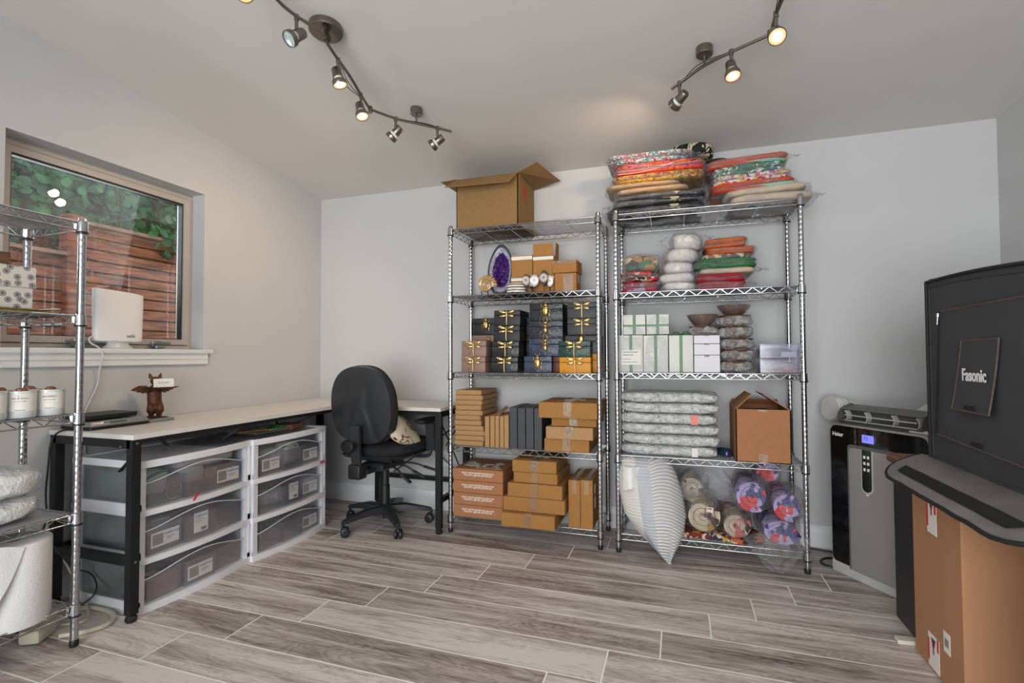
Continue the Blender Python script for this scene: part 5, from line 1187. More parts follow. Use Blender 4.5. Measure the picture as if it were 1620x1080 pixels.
def roll(label, x, y0, y1, z, r, fm, turns=3.4, sq=1, seed=0, bagr=1.12, rz=0, mk=True):
    t = thing('rolled_rug', label, 'rug', (x, (y0+y1)/2, z-r), 0, 'rolled rugs in plastic bags')
    m = M(); n = int(turns*26); th = r/turns*.82
    def P(i, off): a = 2*pi*turns*i/n; rr = r*(.08+.92*i/n)-off; return (x+rr*cos(a+seed), z+rr*sin(a+seed)*sq)
    for i in range(n):
        qd = [P(i, 0), P(i+1, 0), P(i+1, th), P(i, th)]
        bul = .008*(1-(i/n))
        f = [m.bm.verts.new((a, y0+bul*(1+.0)-.004*(k in (0, 1)), b)) for k, (a, b) in enumerate(qd)]; bk = [m.bm.verts.new((a, y1, b)) for a, b in qd]
        m.bm.faces.new(f[::-1]); m.bm.faces.new(bk)
        m.bm.faces.new((f[0], f[1], bk[1], bk[0])); m.bm.faces.new((f[3], bk[3], bk[2], f[2]))
    bmesh.ops.remove_doubles(m.bm, verts=m.bm.verts[:], dist=1e-5)
    m.obj('rug', fm, t, smooth=60)
    M().sup((x, (y0+y1)/2-.01, z), (2*r*bagr, y1-y0+.03, 2*r*bagr*sq), .75, 30, 16, amp=.013, fs=15, seed=seed+3, e2=.55, crease=.9).obj('plastic_bag', poly_m, t)
    return t
roll('beige patterned rug roll with price tag, lower front of the pair beside the sack', .107, 2.775, 3.03, .222, .088, bei, 3, seed=1)
t = roll('beige patterned rug roll standing behind the front beige one', .062, 2.86, 3.05, .335, .075, bei, 2.6, seed=2)
roll('brown and rose patterned rug roll lying in the middle', .262, 2.77, 3.03, .192, .07, brn, 2.6, seed=3)
roll('lilac and navy rug roll, upper left of the lilac ones', .342, 2.785, 3.04, .340, .082, lil, 3.2, seed=4)
roll('lilac and red rug roll, right middle, against the post', .498, 2.765, 3.03, .305, .072, lil, 3, seed=5)
roll('flattened lilac rug roll, lowest of the lilac ones', .468, 2.76, 3.03, .183, .088, lil, 4, sq=.70, seed=6)
roll('lilac rug roll at the back on top of the others', .43, 2.88, 3.06, .438, .055, lil, 2.4, seed=7)
t = thing('folded_rug', 'flat folded patterned rug under the beige rolls', 'rug', (.12, 2.88, z0)); M().sup((.12, 2.885, z0+.018), (.34, .24, .036), .3, 40, 8, amp=.005, fs=9, seed=9).obj('rug', pattern('ochre_rug', [C(186, 150, 60), C(120, 40, 40), CR, C(50, 50, 60)], 22, .3), t)
t = thing('folded_rug', 'striped dark and orange rug edge under the brown roll', 'rug', (.3, 2.85, z0)); M().sup((.30, 2.86, z0+.018), (.17, .22, .035), .4, 30, 8, amp=.005, fs=9, seed=10, rz=.2).obj('rug', pattern('dark_stripe_rug', [C(50, 34, 30), C(180, 90, 50), CR, C(40, 30, 30)], 20, .1, stretch=(1, 1, 3)), t)
t = thing('price_tag', 'small white and red price tag on the beige rug roll', 'tag', (.14, 2.75, .262)); M().box((.14, 2.752, .262), (.032, .0012, .026), rot=Matrix.Rotation(.1, 3, 'Y')).obj('tag_card', white_lab, t); M().box((.14, 2.751, .267), (.024, .001, .006)).obj('red_print', red_zip, t)
# loose plastic: bag tail over the rail, bag hanging between the racks
def film_sheet(name, label, f, nu, nv, mt=None):
    t = thing(name, label, 'bag', f(.5, .5)); M().grid(f, nu, nv).obj('film', mt or poly_m, t, smooth=50)
def tailf(u, v):
    z = .17-.175*v; w = (.21*(1-.86*v**1.1)); cx = .43+.01*v
    return Vector((cx+(u-.5)*w*1.5, 2.742-.05*sin(v*2.4)-.02*sin(u*pi)+.022*noise.noise(Vector((u*7, v*6, 2))), max(.01, z+.012*noise.noise(Vector((u*5, v*9, 4))))))
film_sheet('bag_tail', 'crumpled end of a clear bag drooping over the bottom rail near the floor', tailf, 26, 20)
film_sheet('hanging_bag', 'clear crumpled bag hanging down between the two racks at the top', lambda u, v: Vector((-.40+.07*u+.015*noise.noise(Vector((u*5, v*8, 7))), 2.80+.14*u+.03*noise.noise(Vector((u*4, v*7, 1))), 1.86-.26*v*(1-.35*abs(u-.5)*2)+.01*noise.noise(Vector((u*9, v*3, 1))))), 12, 18)
film_sheet('loose_bag', 'thin clear bag rising above the beige rug rolls', lambda u, v: Vector((-.03+.30*u, 2.80+.1*v+.03*noise.noise(Vector((u*5, v*5, 3))), .30+.19*v*(1-.6*(2*u-1)**2)+.012*noise.noise(Vector((u*8, v*6, 3))))), 20, 12)
film_sheet('side_bag', 'thin white bag hanging behind the post between the racks', lambda u, v: Vector((-.352+.035*u+.006*noise.noise(Vector((u*5, v*8, 7))), 2.93+.08*u+.02*noise.noise(Vector((u*4, v*7, 9))), .50-.20*v)), 8, 14, film('thin_white_bag', (.95, .95, .97, 1), .3, .3, (.85, .86, .9, 1), .5, 30))

# ------------------------------------------------------------------ air conditioner
acg = mat('ac_silver', C(158, 156, 156), .38, .4, var=.03, scale=200); acb = mat('ac_gloss_black', C(14, 15, 17), .1, var=.2, coat=.6); acd = mat('ac_grey', C(92, 92, 90), .45, .1, var=.04); acl = mat('ac_light_trim', C(196, 194, 192), .35, .2)
ac = thing('portable_air_conditioner', 'black and silver portable air conditioner standing against the back wall', 'air conditioner', (.70, 2.84, 0), R(-56)); WM.pop(ac.name)
AW, AD, AH = .46, .34, .715
def rounded(w0, w1, h0, h1, r, n=5, corners=(1, 1, 1, 1)):
    P = []
    for (cx, cy, a0, on) in ((w1-r, h1-r, 0, corners[0]), (w0+r, h1-r, 90, corners[1]), (w0+r, h0+r, 180, corners[2]), (w1-r, h0+r, 270, corners[3])):
        if on: P += [(cx+r*cos(R(a0+90*i/n)), cy+r*sin(R(a0+90*i/n))) for i in range(n+1)]
        else: P += [(w1 if a0 in (0, 270) else w0, h1 if a0 in (0, 90) else h0)]
    return P
XZ = Matrix(((1, 0, 0, 0), (0, 0, 1, 0), (0, 1, 0, 0), (0, 0, 0, 1)))    # prism drawn in x,z and extruded along y
M().prism(rounded(0, AW, .02, AH, .035), 0, AD, XZ, bev=.004).obj('body', acg, ac)
M().prism(rounded(.008, AW-.008, .05, AH-.008, .028), -.006, .0, XZ, bev=.002).obj('front_panel', acb, ac)
M().prism(rounded(.098, .335, .045, .626, .02, corners=(1, 1, 0, 0)), -.0085, -.005, XZ).obj('panel_surround', acd, ac)
M().prism(rounded(.108, .325, .045, .612, .016, corners=(1, 1, 0, 0)), -.012, -.007, XZ, bev=.0015).obj('silver_panel', acg, ac)
M().prism([(.0, .0), (.0, .062), (AW, .062), (AW, .0)], -.008, .02, XZ, bev=.008).bb(.006, AW-.006, -.0105, -.008, .02, .034, bev=.001).obj('kick_plate', acl, ac)
rm = M().prism(rounded(.172, .228, .415, .612, .027, corners=(0, 0, 1, 1)), -.016, -.011, XZ, bev=.001).obj('remote_holder', acl, ac)
M().prism(rounded(.178, .222, .425, .612, .021, corners=(0, 0, 1, 1)), -.018, -.015, XZ).obj('remote_face', acb, rm)
for i in range(3):
    for j in range(2): M().bb(.1855+j*.018, .1965+j*.018, -.0195, -.018, .575-i*.028, .588-i*.028, bev=.0008).obj('button', white_lab, rm)
M().sup((.2, -.016, .412), (.016, .01, .016), 1, 14, 8).obj('release_knob', acl, ac)
M().bb(.172, .228, -.0072, -.006, .644, .680).obj('display', lamp_glow('lcd_blue', C(122, 124, 232), 1.0), ac)
text('display_digits', '72', .022, FY(.19, -.0076, .664), mat('lcd_ink', C(60, 60, 150), .5), ac); text('brand_name', 'Haier', .026, FY(.048, -.0066, .664), mat('logo_white', C(225, 225, 228), .4), ac, bold=.0006, ext=.0003)
# tilting air outlet
m = M(); prof = [(.035, 0), (.022, .008), (.012, .03), (.02, .055), (.05, .08), (.10, .094), (.13, .08), (.135, 0)]
m.prism([(y, AH+z) for y, z in prof], .030, .036, Matrix(((0, 0, 1, 0), (1, 0, 0, 0), (0, 1, 0, 0), (0, 0, 0, 1)))); m.prism([(y, AH+z) for y, z in prof], .414, .420, Matrix(((0, 0, 1, 0), (1, 0, 0, 0), (0, 1, 0, 0), (0, 0, 0, 1))))
m.bb(.03, .42, .03, .036, AH-.01, AH+.022).grid(lambda u, v: Vector((.03+.39*u, .028+.10*v, AH+.070+.018*sin(v*pi*.6))), 2, 8, .003).grid(lambda u, v: Vector((.03+.39*u, .012+.03*v, AH+.018-.02*v)), 2, 2, .003).bb(.03, .42, .10, .135, AH-.01, AH+.07)
lv = m.obj('air_outlet', acd, ac)
for x in (.065, .165, .29, .395): M().grid(lambda u, v, x=x: Vector((x+.01*sin(v*3), .018+.03*u+.01*(1-v), AH+.018+.046*v)), 3, 6, .003).obj('louver_vane', acl, lv)
M().tube([(.065, .020, AH+.043), (.395, .020, AH+.043)], .0025, 6).tube([(.065, .018, AH+.018), (.395, .018, AH+.018)], .0025, 6).obj('louver_bar', acl, lv)
M().bb(.36, AW-.002, .02, .30, AH, AH+.014, bev=.004).obj('top_tray', acl, ac)
hm = mat('duct_white', C(206, 205, 200), .5, var=.04)
hp = [Vector(p) for p in ((.735, 2.985, .772), (.79, 3.01, .765), (.88, 3.045, .73), (1.0, 3.05, .68), (1.10, 2.96, .70), (1.15, 2.85, .77), (1.19, 2.76, .76), (1.22, 2.66, .6))]
m = M(); pts = []; rad = []
for i in range(len(hp)-1):
    for k in range(16): pts.append(hp[i].lerp(hp[i+1], k/16)); rad.append(.062 if (len(pts) % 4) < 2 else .056)
h_ = thing('exhaust_hose', 'white ribbed exhaust hose curling behind the air conditioner', 'hose', (.95, 2.98, .7)); m.tube(pts, rad, 24).obj('duct', hm, h_, smooth=80)
tag(M().tube([(.58, 3.105, .008), (.70, 3.09, .006), (.82, 3.05, .006), (.90, 3.06, .006)], .005, 8, smooth=2).obj('cable', black), 'black power cord running along the baseboard behind the air conditioner', 'cord')
tag(M().tube([(.78, 2.99, .006), (.70, 2.975, .006), (.66, 2.92, .006), (.675, 2.865, .006), (.74, 2.86, .006)], .005, 8, smooth=2).obj('cable', black), 'black power cord looping out at the left foot of the air conditioner', 'cord')

# ------------------------------------------------------------------ side table, carton and light tent
t_ = NT('walnut_top'); co = t_.obj(); mp = t_.n('Mapping', {0: co, 3: (9, 1.2, 9)}).outputs[0]
wn_ = t_.end(t_.n('BsdfPrincipled', {'Base Color': t_.ramp(t_.n('TexNoise', {'Vector': mp, 'Scale': 5, 'Detail': 5, 'Distortion': 1}).outputs[0], [(.3, C(96, 58, 44)), (.55, C(148, 104, 86)), (.75, C(176, 132, 110))]), 'Roughness': .4}).outputs[0])
edge_m = mat('walnut_edge', C(112, 68, 52), .5, var=.12, scale=30)
tb = thing('side_table', 'dark sided table with walnut top against the right wall', 'table', (1.15, 1.9, 0))
M().bb(.80, 1.515, 1.36, 2.435, .636, .646).obj('tabletop', wn_, tb); M().bb(.798, 1.517, 1.358, 2.437, .614, .636, bev=.004).obj('top_edge', edge_m, tb)
blk = mat('black_laminate', C(30, 31, 33), .4, var=.06)
M().bb(.815, 1.50, 2.20, 2.42, 0, .614, bev=.002).obj('side_cabinet', blk, tb); M().bb(.815, 1.50, 1.38, 1.41, 0, .614, bev=.002).obj('end_panel', blk, tb)
carton_o = mat('carton_orange', C(170, 124, 90), .8, var=.05, scale=12, bump=.12, bscale=60, stretch=(1, 1, .15))
bc = thing('large_carton', 'large brown shipping carton standing on the floor under the side table', 'box', (1.14, 2.0, 0))
M().bb(.785, 1.49, 1.838, 2.170, .001, .606, bev=.005).obj('box_body', carton_o, bc)
def label(x, y0, y1, z0, z1, kind):
    l = M().bb(x-.0012, x, y1, y0, z0, z1).obj('glass_care_label', white_lab, bc)
    if kind == 1:
        M().bb(x-.002, x-.0012, y0-.009, y0, z0+.02, z1-.02).bb(x-.002, x-.0012, y1, y1+.012, z0+.07, z1).obj('red_border', red_zip, l)
        M().prism([(-.014, .0), (.014, .0), (.006, -.025), (.003, -.03), (.003, -.05), (-.003, -.05), (-.003, -.03), (-.006, -.025)], 0, .0009, FXN(x-.0012, (y0+y1)/2, z1-.012)).obj('goblet_symbol', mat('wine_print', C(110, 20, 50), .5), l)
    else: M().bb(x-.002, x-.0012, y1+.008, y0-.008, z0+.02, z1-.02).obj('printed_lines', grey_ink, l)
label(.785, 2.052, 1.988, .455, .578, 1); label(.785, 2.066, 1.992, .01, .121, 1); label(.785, 1.96, 1.92, .112, .176, 2)
tl = thing('broken_board', 'short chipped cream painted board lying by the large carton', 'board', (.8, 2.21, 0))
cm_ = NT('chipped_cream'); n_ = cm_.n('TexNoise', {'Vector': cm_.obj(), 'Scale': 38, 'Detail': 3}).outputs[0]
M().box((.80, 2.208, .0085), (.125, .038, .015), rz=.06, bev=.002).obj('board', cm_.end(cm_.n('BsdfPrincipled', {'Base Color': cm_.ramp(n_, [(.62, C(212, 206, 190)), (.64, C(130, 82, 60))]), 'Roughness': .6}).outputs[0]), tl)
# light tent
tf = mat('tent_fabric', C(56, 58, 62), .75, var=.12, scale=8, bump=.2, bscale=240); pip = mat('tent_piping', C(92, 74, 66), .7, var=.25, scale=60); vel = mat('velcro', C(22, 21, 22), .95, bump=.6, bscale=600); tfg = mat('tent_flap_lining', C(116, 111, 112), .45, var=.16, scale=9, bump=.5, bscale=16); tedge = mat('tent_binding', C(18, 18, 20), .7)
tt = thing('photo_light_tent', 'black fabric photo light tent standing on the side table', 'light tent', (1.18, 1.95, .646))
TX, TY0, TY1, TZ0, TZ1 = .88, 1.62, 2.255, .648, 1.312
def tz(y): return TZ1-.030*((TY1-y)/(TY1-TY0))**1.2*1+.006*sin(pi*(TY1-y)/(TY1-TY0))
m = M()
ys = [TY1-(TY1-TY0)*i/14 for i in range(15)]
a = [m.bm.verts.new((TX, y, TZ0)) for y in ys]; b = [m.bm.verts.new((TX, y, tz(y)) ) for y in ys]; c = [m.bm.verts.new((1.49, y, tz(y)-.005)) for y in ys]; d = [m.bm.verts.new((1.49, y, TZ0)) for y in ys]
for i in range(14):
    for p, q_ in ((a, b), (b, c), (c, d), (d, a)): m.bm.faces.new((p[i], p[i+1], q_[i+1], q_[i]))
m.bm.faces.new((a[0], b[0], c[0], d[0])); m.bm.faces.new((a[-1], d[-1], c[-1], b[-1])); m.obj('tent_body', tf, tt, smooth=30)
M().tube([(TX-.002, y, tz(y)+.001) for y in ys], .006, 8).tube([(TX-.002, TY1, TZ0+.005), (TX-.002, TY1, tz(TY1))], .006, 8).tube([(TX-.002, TY1, TZ0+.006), (TX-.002, TY0, TZ0+.006)], .006, 8).tube([(TX, TY0, TZ0), (TX, TY0, tz(TY0))], .006, 8).obj('edge_binding', tedge, tt)
M().bb(TX-.004, TX-.001, TY0+.01, TY1-.012, TZ0+.02, TZ0+.03).tube([(TX-.001, y-.01 if y == TY1 else y, tz(y)-.022) for y in ys], .0022, 6).tube([(TX-.001, TY1-.022, TZ0+.03), (TX-.001, TY1-.02, tz(TY1)-.022)], .0022, 6).obj('cover_seam', tf, tt)
M().box((.92, TY1-.01, TZ1+.006), (.07, .03, .012), bev=.003).obj('velcro_tab', vel, tt)
# window cover panel with piping
def panel(m, P, off, nx=8, ny=8, bulge=.006, th=.003):
    A, B, Cc, Dd = [Vector((0, p[0], p[1])) for p in P]   # top-left, top-right, bottom-right, bottom-left as (y, z)
    def f(u, v):
        p = (A.lerp(B, u)).lerp(Dd.lerp(Cc, u), v); return Vector((TX-off-bulge*sin(pi*u)*sin(pi*v)-.012*v*v*(off > .008), p.y, p.z))
    m.grid(f, nx, ny, th); return f
m = M(); f1 = panel(m, ((2.142, 1.196), (1.66, 1.20), (1.70, .742), (2.185, .762)), .004, bulge=.008); pn = m.obj('window_cover', tf, tt, smooth=60)
M().tube([f1(u, 0)-Vector((.003, 0, 0)) for u in [i/10 for i in range(11)]], .0028, 6).obj('top_piping', pip, pn)
M().tube([f1(i/10, 1)-Vector((.003, 0, 0)) for i in range(11)], .0028, 6).obj('brown_piping', pip, pn)
M().tube([f1(0, i/10)-Vector((.003, 0, 0)) for i in range(11)], .0045, 6).tube([f1(0, i/10)-Vector((.002, -.012, 0)) for i in range(11)], .003, 6).obj('zip', tedge, pn)
M().bar((TX-.010, 2.150, 1.188), (TX-.012, 2.153, 1.150), .006, .003, bev=.001).cyl((TX-.01, 2.150, 1.19), (TX-.01, 2.150, 1.178), .005, seg=10).obj('zip_pull', mat('zip_metal', C(160, 168, 176), .25, .9), pn)
M().bb(TX-.016, TX-.011, 1.90, 1.95, .760, .772).obj('velcro_tab', vel, pn)
m = M(); f2 = panel(m, ((1.987, 1.090), (1.787, 1.092), (1.822, .868), (2.028, .868)), .014, bulge=.004); fp = m.obj('lens_flap', tf, tt, smooth=60)
M().tube([f2(i/8, 0)-Vector((.002, 0, 0)) for i in range(9)], .0025, 6).obj('top_piping', pip, fp)
M().tube([f2(i/8, 1)-Vector((.003, 0, 0)) for i in range(9)], .0026, 6).tube([f2(0, i/8)-Vector((.003, 0, 0)) for i in range(9)], .0024, 6).tube([f2(1, i/8)-Vector((.003, 0, 0)) for i in range(9)], .0024, 6).obj('brown_piping', pip, fp)
M().bb(TX-.034, TX-.027, 1.89, 1.945, .874, .886).obj('velcro_tab', vel, fp)
text('brand_name', 'Fasonic', .054, FXN(TX-.0285, 1.897, .980), mat('logo_white', C(225, 225, 228), .4), fp, bold=.0012, ext=.0006, sx=.82)
# front flap hanging open over the table edge
def flapf(u, v):   # u along y from far to near, v outwards from the hinge
    c = 0 if v < .45 else .11*(1-math.sqrt(max(0, 1-((v-.45)/.55)**2)))
    ya, yb2 = 2.32-.10*v-c*1.1, 1.39+c*1.1; y = ya+(yb2-ya)*u
    x = .878-.182*v; z = .664-.051*v**1.4+.002*noise.noise(Vector((u*9, v*3, 3)))
    return Vector((x, y, z))
m = M(); m.grid(flapf, 44, 14, .004); fl = m.obj('open_flap', tfg, tt, smooth=60)
M().tube([flapf(0, i/16) for i in range(16)]+[flapf(i/40, .995) for i in range(41)]+[flapf(1, 1-i/16) for i in range(1, 17)], .0062, 8).obj('flap_binding', tedge, fl)
M().grid(lambda u, v: flapf(.10+.78*u, .58+.22*v)+Vector((0, 0, .0065)), 30, 3, .002).obj('velcro_strip', vel, fl)

# ------------------------------------------------------------------ things on the left rack
LZ = (.15, .478, .84, 1.202, 1.548)
t_ = NT('sunburst_paper'); co = t_.obj(); s0_ = t_.n('SeparateXYZ', {0: co}); mp = t_.n('CombineXYZ', {0: s0_.outputs[1], 1: s0_.outputs[2]}).outputs[0]
vo = t_.n('TexVoronoi', {'Vector': mp, 'Scale': 33, 'Randomness': .7}, voronoi_dimensions='2D'); dd_ = vo.outputs[0]; rings_ = t_.math('ABSOLUTE', t_.math('SINE', t_.math('MULTIPLY', dd_, 16.)))
pv = t_.n('VectorMath', {0: t_.n('VectorMath', {0: mp, 3: 24.}, operation='SCALE').outputs[0], 1: t_.n('VectorMath', {0: vo.outputs[2], 3: 24.}, operation='SCALE').outputs[0]}, operation='SUBTRACT').outputs[0]
sp = t_.n('SeparateXYZ', {0: pv}); ang = t_.math('ARCTAN2', sp.outputs[1], sp.outputs[0]); spk = t_.math('MULTIPLY', t_.math('SINE', t_.math('MULTIPLY', ang, 12.)), .07)
ins = t_.math('LESS_THAN', t_.math('ADD', dd_, spk), .32); ink_ = t_.math('MULTIPLY', ins, t_.math('GREATER_THAN', rings_, .35))
sun_m = t_.end(t_.n('BsdfPrincipled', {'Base Color': t_.mix(ink_, C(206, 201, 192), C(92, 86, 98)), 'Roughness': .7}).outputs[0])
t = thing('gift_box', 'white gift box printed with dark sunbursts, with lid, on the window rack', 'box', (-2.28, 1.06, LZ[3]+.03))
M().bb(-2.39, -2.165, .93, 1.148, LZ[3]+.016, LZ[3]+.102, bev=.002).obj('box_base', sun_m, t); M().bb(-2.396, -2.159, .924, 1.155, LZ[3]+.088, LZ[3]+.162, bev=.003).obj('box_lid', sun_m, t)
t = thing('wooden_tray', 'rough dark wooden tray resting on the sunburst gift box', 'tray', (-2.25, .96, LZ[3]+.163)); bk_ = mat('driftwood', C(98, 72, 54), .8, var=.4, scale=12, stretch=(1, 1, 6), bump=.6)
M().bb(-2.36, -2.17, .86, 1.085, LZ[3]+.163, LZ[3]+.172).bb(-2.36, -2.35, .86, 1.085, LZ[3]+.172, LZ[3]+.205).bb(-2.18, -2.17, .86, 1.085, LZ[3]+.172, LZ[3]+.205, bev=.002).bb(-2.36, -2.17, 1.075, 1.085, LZ[3]+.172, LZ[3]+.205).obj('tray_body', bk_, t)
env_m = mat('olive_mailer', C(150, 132, 74), .5, var=.2, scale=9); 
for i, (dx, dy, tl_) in enumerate(((0, 0, 0), (.01, -.03, .01), (-.01, -.045, .015), (0, -.02, -.005))):
    t = thing('padded_envelope', f'olive padded envelope, {pos(i,4)} of the stack under the sunburst box', 'envelope', (-2.26, 1.1, LZ[3]+i*.004), 0, 'padded envelopes')
    M().grid(lambda u, v, dx=dx, dy=dy, i=i: Vector((-2.40+.24*u+dx, .93+.32*v+dy, LZ[3]+.003+i*.0038+.0035*abs(sin(u*9+i))*v+.012*i/3*max(0, v-.8)*3)), 10, 10, .003).obj('envelope_body', env_m, t)
t = thing('padded_envelope', 'loose golden envelope curling up behind the sunburst box', 'envelope', (-2.36, 1.2, LZ[3]+.018)); M().grid(lambda u, v: Vector((-2.40+.09*u, 1.12+.11*v, LZ[3]+.020+.03*v*v)), 4, 8, .002).obj('envelope_body', mat('gold_mailer', C(150, 118, 44), .4, var=.2), t)
t = thing('rock_crystal', 'small rough grey stone beside the sunburst box', 'stone', (-2.33, 1.17, LZ[3]+.04)); M().sup((-2.33, 1.165, LZ[3]+.045), (.04, .03, .03), .9, 14, 10, amp=.006, fs=40).obj('stone', mat('grey_stone', C(140, 136, 130), .7, var=.3, scale=50), t)
# candles
can_g = mat('frosted_glass', C(208, 212, 212), .25, var=.02, coat=.3); wax = mat('candle_wax', C(214, 210, 200), .5)
amb = mat('carnelian', C(150, 58, 30), .15, var=.45, scale=30, coat=.5); cit = mat('citrine', C(206, 150, 60), .2, var=.3, scale=60); brn_st = mat('smooth_brown_stone', C(128, 76, 54), .25, var=.2, scale=20)
names = ('nearest the rack post', 'second along the rail from the post', 'third along the rail from the post')
def candle(lb, x, y, z, txt, seed):
    t = thing('candle', lb, 'candle', (x, y, z), R(60), 'white jar candles topped with stones'); WM.pop(t.name); r, h = .041, .092
    M().lathe([(0, 0), (r*.93, 0), (r, .006), (r, h), (r-.003, h), (r-.003, h*.86), (0, h*.86)], (0, 0, 0), 36).obj('jar', can_g, t)
    M().lathe([(0, h*.80), (r-.004, h*.80), (r-.004, h*.88), (0, h*.885)], (0, 0, 0), 30).obj('wax', wax, t)
    m = M(); n = 16
    for zz_ in (0,):
        A = [m.bm.verts.new(((r+.0006)*sin(R(-62+124*i/n)), -(r+.0006)*cos(R(-62+124*i/n)), .024)) for i in range(n+1)]; B = [m.bm.verts.new((v.co.x, v.co.y, .083)) for v in A]
        for i in range(n): m.bm.faces.new((A[i], A[i+1], B[i+1], B[i]))
    l = m.obj('paper_label', white_lab, t, smooth=80)
    def wrap_text(s, size, z, mt_):
        o = text('printed_words', s, size, Matrix.Identity(4), mt_, l)
        for v in o.data.vertices:
            a = v.co.x/r; zz2 = v.co.y; v.co = Vector(((r+.0011)*sin(a), -(r+.0011)*cos(a), z+zz2))
    wrap_text(txt, .0085, .068, dark_ink); wrap_text('no. 11', .005, .076, red_zip); wrap_text('soy wax candle', .005, .058, dark_ink); wrap_text('- - - - - - -', .005, .048, dark_ink); wrap_text('hand poured', .005, .028, dark_ink)
    rn_ = random.Random(seed)
    for k, (mt_, sx, px, py) in enumerate(((amb, .018, -.026, .002), (brn_st, .032, .002, .0), (cit, .014, .026, -.004), (cit, .011, .022, .012))):
        M().sup((px, py, h*.885+sx*.32), (sx, sx*.8, sx*.72), .85, 16, 10, amp=.002, fs=60, seed=seed+k).obj('stone', mt_, t)
for i, y in enumerate((1.196, 1.112, 1.03)): candle(f'white jar candle in front, {names[i]}', -2.15, y, LZ[2]+.001, 'MANIFEST' if i == 0 else 'sun & stone', i)
for i, y in enumerate((1.185, 1.10, 1.016)): candle(f'white jar candle behind, {names[i]}', -2.245, y, LZ[2]+.001, 'MANIFEST', 10+i)
# bubble wrap parcels
bw2 = bubble_mat('puffy_bubble_wrap', C(220, 222, 220), .9, .45)
def lump(lb, c, d, seed, rz=0):
    t = thing('wrapped_parcel', lb, 'parcel', (c[0], c[1], c[2]-d[2]/2), 0, 'bubble wrapped bundles on the window rack'); m = M().sup(c, d, .75, 44, 22, amp=.012, fs=11, seed=seed, e2=.7, rz=rz, crease=.6)
    for v in m.bm.verts: v.co.z = max(v.co.z, c[2]-d[2]/2)
    m.obj('bubble_wrap', bw2, t, smooth=70)
lump('round bubble wrapped bundle on top of the other on the window rack', (-2.26, 1.105, LZ[1]+.128), (.24, .215, .108), 5)
lump('bubble wrapped bundle lying beneath the round one', (-2.26, 1.10, LZ[1]+.042), (.22, .21, .078), 6)
lump('bubble wrapped bundle at the front edge beside the lower one', (-2.17, .93, LZ[1]+.04), (.15, .13, .085), 7)
for k in (1, 0):
    t = thing('shelf_liner', f'frosted plastic liner on the {("bottom","fourth")[k]} shelf of the window rack', 'liner', (-2.25, .81, LZ[k]), 0, 'plastic shelf liners'); M().bb(-2.39, -2.11, .39, 1.235, LZ[k]-.0006, LZ[k]+.0006).obj('liner_sheet', lin, t)
# paper towel
t_ = NT('paper_towel'); co = t_.obj(); vo2 = t_.n('TexVoronoi', {'Vector': co, 'Scale': 170}).outputs[0]; big = t_.math('SINE', t_.math('MULTIPLY', t_.n('TexVoronoi', {'Vector': co, 'Scale': 14}).outputs[0], 120.))
pt_m = t_.end(t_.n('BsdfPrincipled', {'Base Color': C(226, 226, 226), 'Roughness': .9, 'Normal': t_.n('Bump', {'Height': t_.math('ADD', t_.math('MULTIPLY', vo2, -1.), t_.math('MULTIPLY', big, .25)), 'Strength': .35, 'Distance': .002}).outputs[0]}).outputs[0])
t = thing('paper_towel_roll', 'large white paper towel roll standing on the bottom shelf of the window rack', 'paper towel', (-2.18, 1.115, LZ[0]))
M().lathe([(.020, 0), (.100, 0), (.102, .004), (.102, .272), (.099, .277), (.020, .277), (.020, 0)], (-2.18, 1.115, LZ[0]-.008), 48).obj('roll', pt_m, t, smooth=40)
M().lathe([(.0205, .0), (.0205, .277), (.0185, .277), (.0185, 0), (.0205, 0)], (-2.18, 1.115, LZ[0]-.008), 24).obj('cardboard_core', kraft_in, t)
def sheetf(u, v):
    a = -.95+.75*u; r = .105+.03*v*(1-u)+.045*(1-u)**2
    z = LZ[0]+.265-.24*v+.03*(1-u)*(1-v)*1.0; z = z if v > .0 else z
    top = (1-u)*.0
    x = -2.18+r*cos(a-.4*v*(1-u)); y = 1.115+r*sin(a-.4*v*(1-u))
    return Vector((x, y, z-.12*u*v*0))
m = M(); m.grid(lambda u, v: sheetf(u*(1-.75*v)**1.0, v)+Vector((0, 0, .0)), 16, 14, .0012); m.obj('loose_sheet', pt_m, t, smooth=80)
# cables by the rack
cab = mat('cream_cable', C(196, 192, 174), .5, var=.06)
tag(M().tube([(-2.20, 1.27, .012), (-2.13, 1.33, .01), (-2.115, 1.40, .01), (-2.19, 1.455, .01), (-2.31, 1.46, .01), (-2.40, 1.42, .01), (-2.45, 1.36, .01), (-2.46, 1.30, .01)], .009, 10, smooth=3).obj('thick_cable', cab), 'thick cream cable looping over the floor beside the rack foot', 'cable')
tag(M().tube([(-2.46, 1.43, .20), (-2.40, 1.47, .04), (-2.30, 1.43, .01), (-2.22, 1.38, .01), (-2.27, 1.33, .01), (-2.36, 1.30, .015), (-2.34, 1.25, .01), (-2.24, 1.24, .01)], .004, 8, smooth=3).obj('thin_cable', cab), 'thin cream cable in a double loop under the window rack', 'cable')
tag(M().tube([(-2.50, 1.39, .30), (-2.42, 1.44, .16), (-2.36, 1.48, .14), (-2.29, 1.46, .08), (-2.33, 1.42, .03), (-2.42, 1.38, .02)], .003, 8, smooth=3).obj('black_cable', black), 'thin black cable arching past the cart side', 'cable')
tag(M().tube([(-2.47, 1.37, .40), (-2.45, 1.345, .37), (-2.45, 1.335, .33), (-2.48, 1.34, .29)], .006, 8, smooth=3).obj('cream_loop', cab), 'short cream cable loop behind the paper towel roll', 'cable')
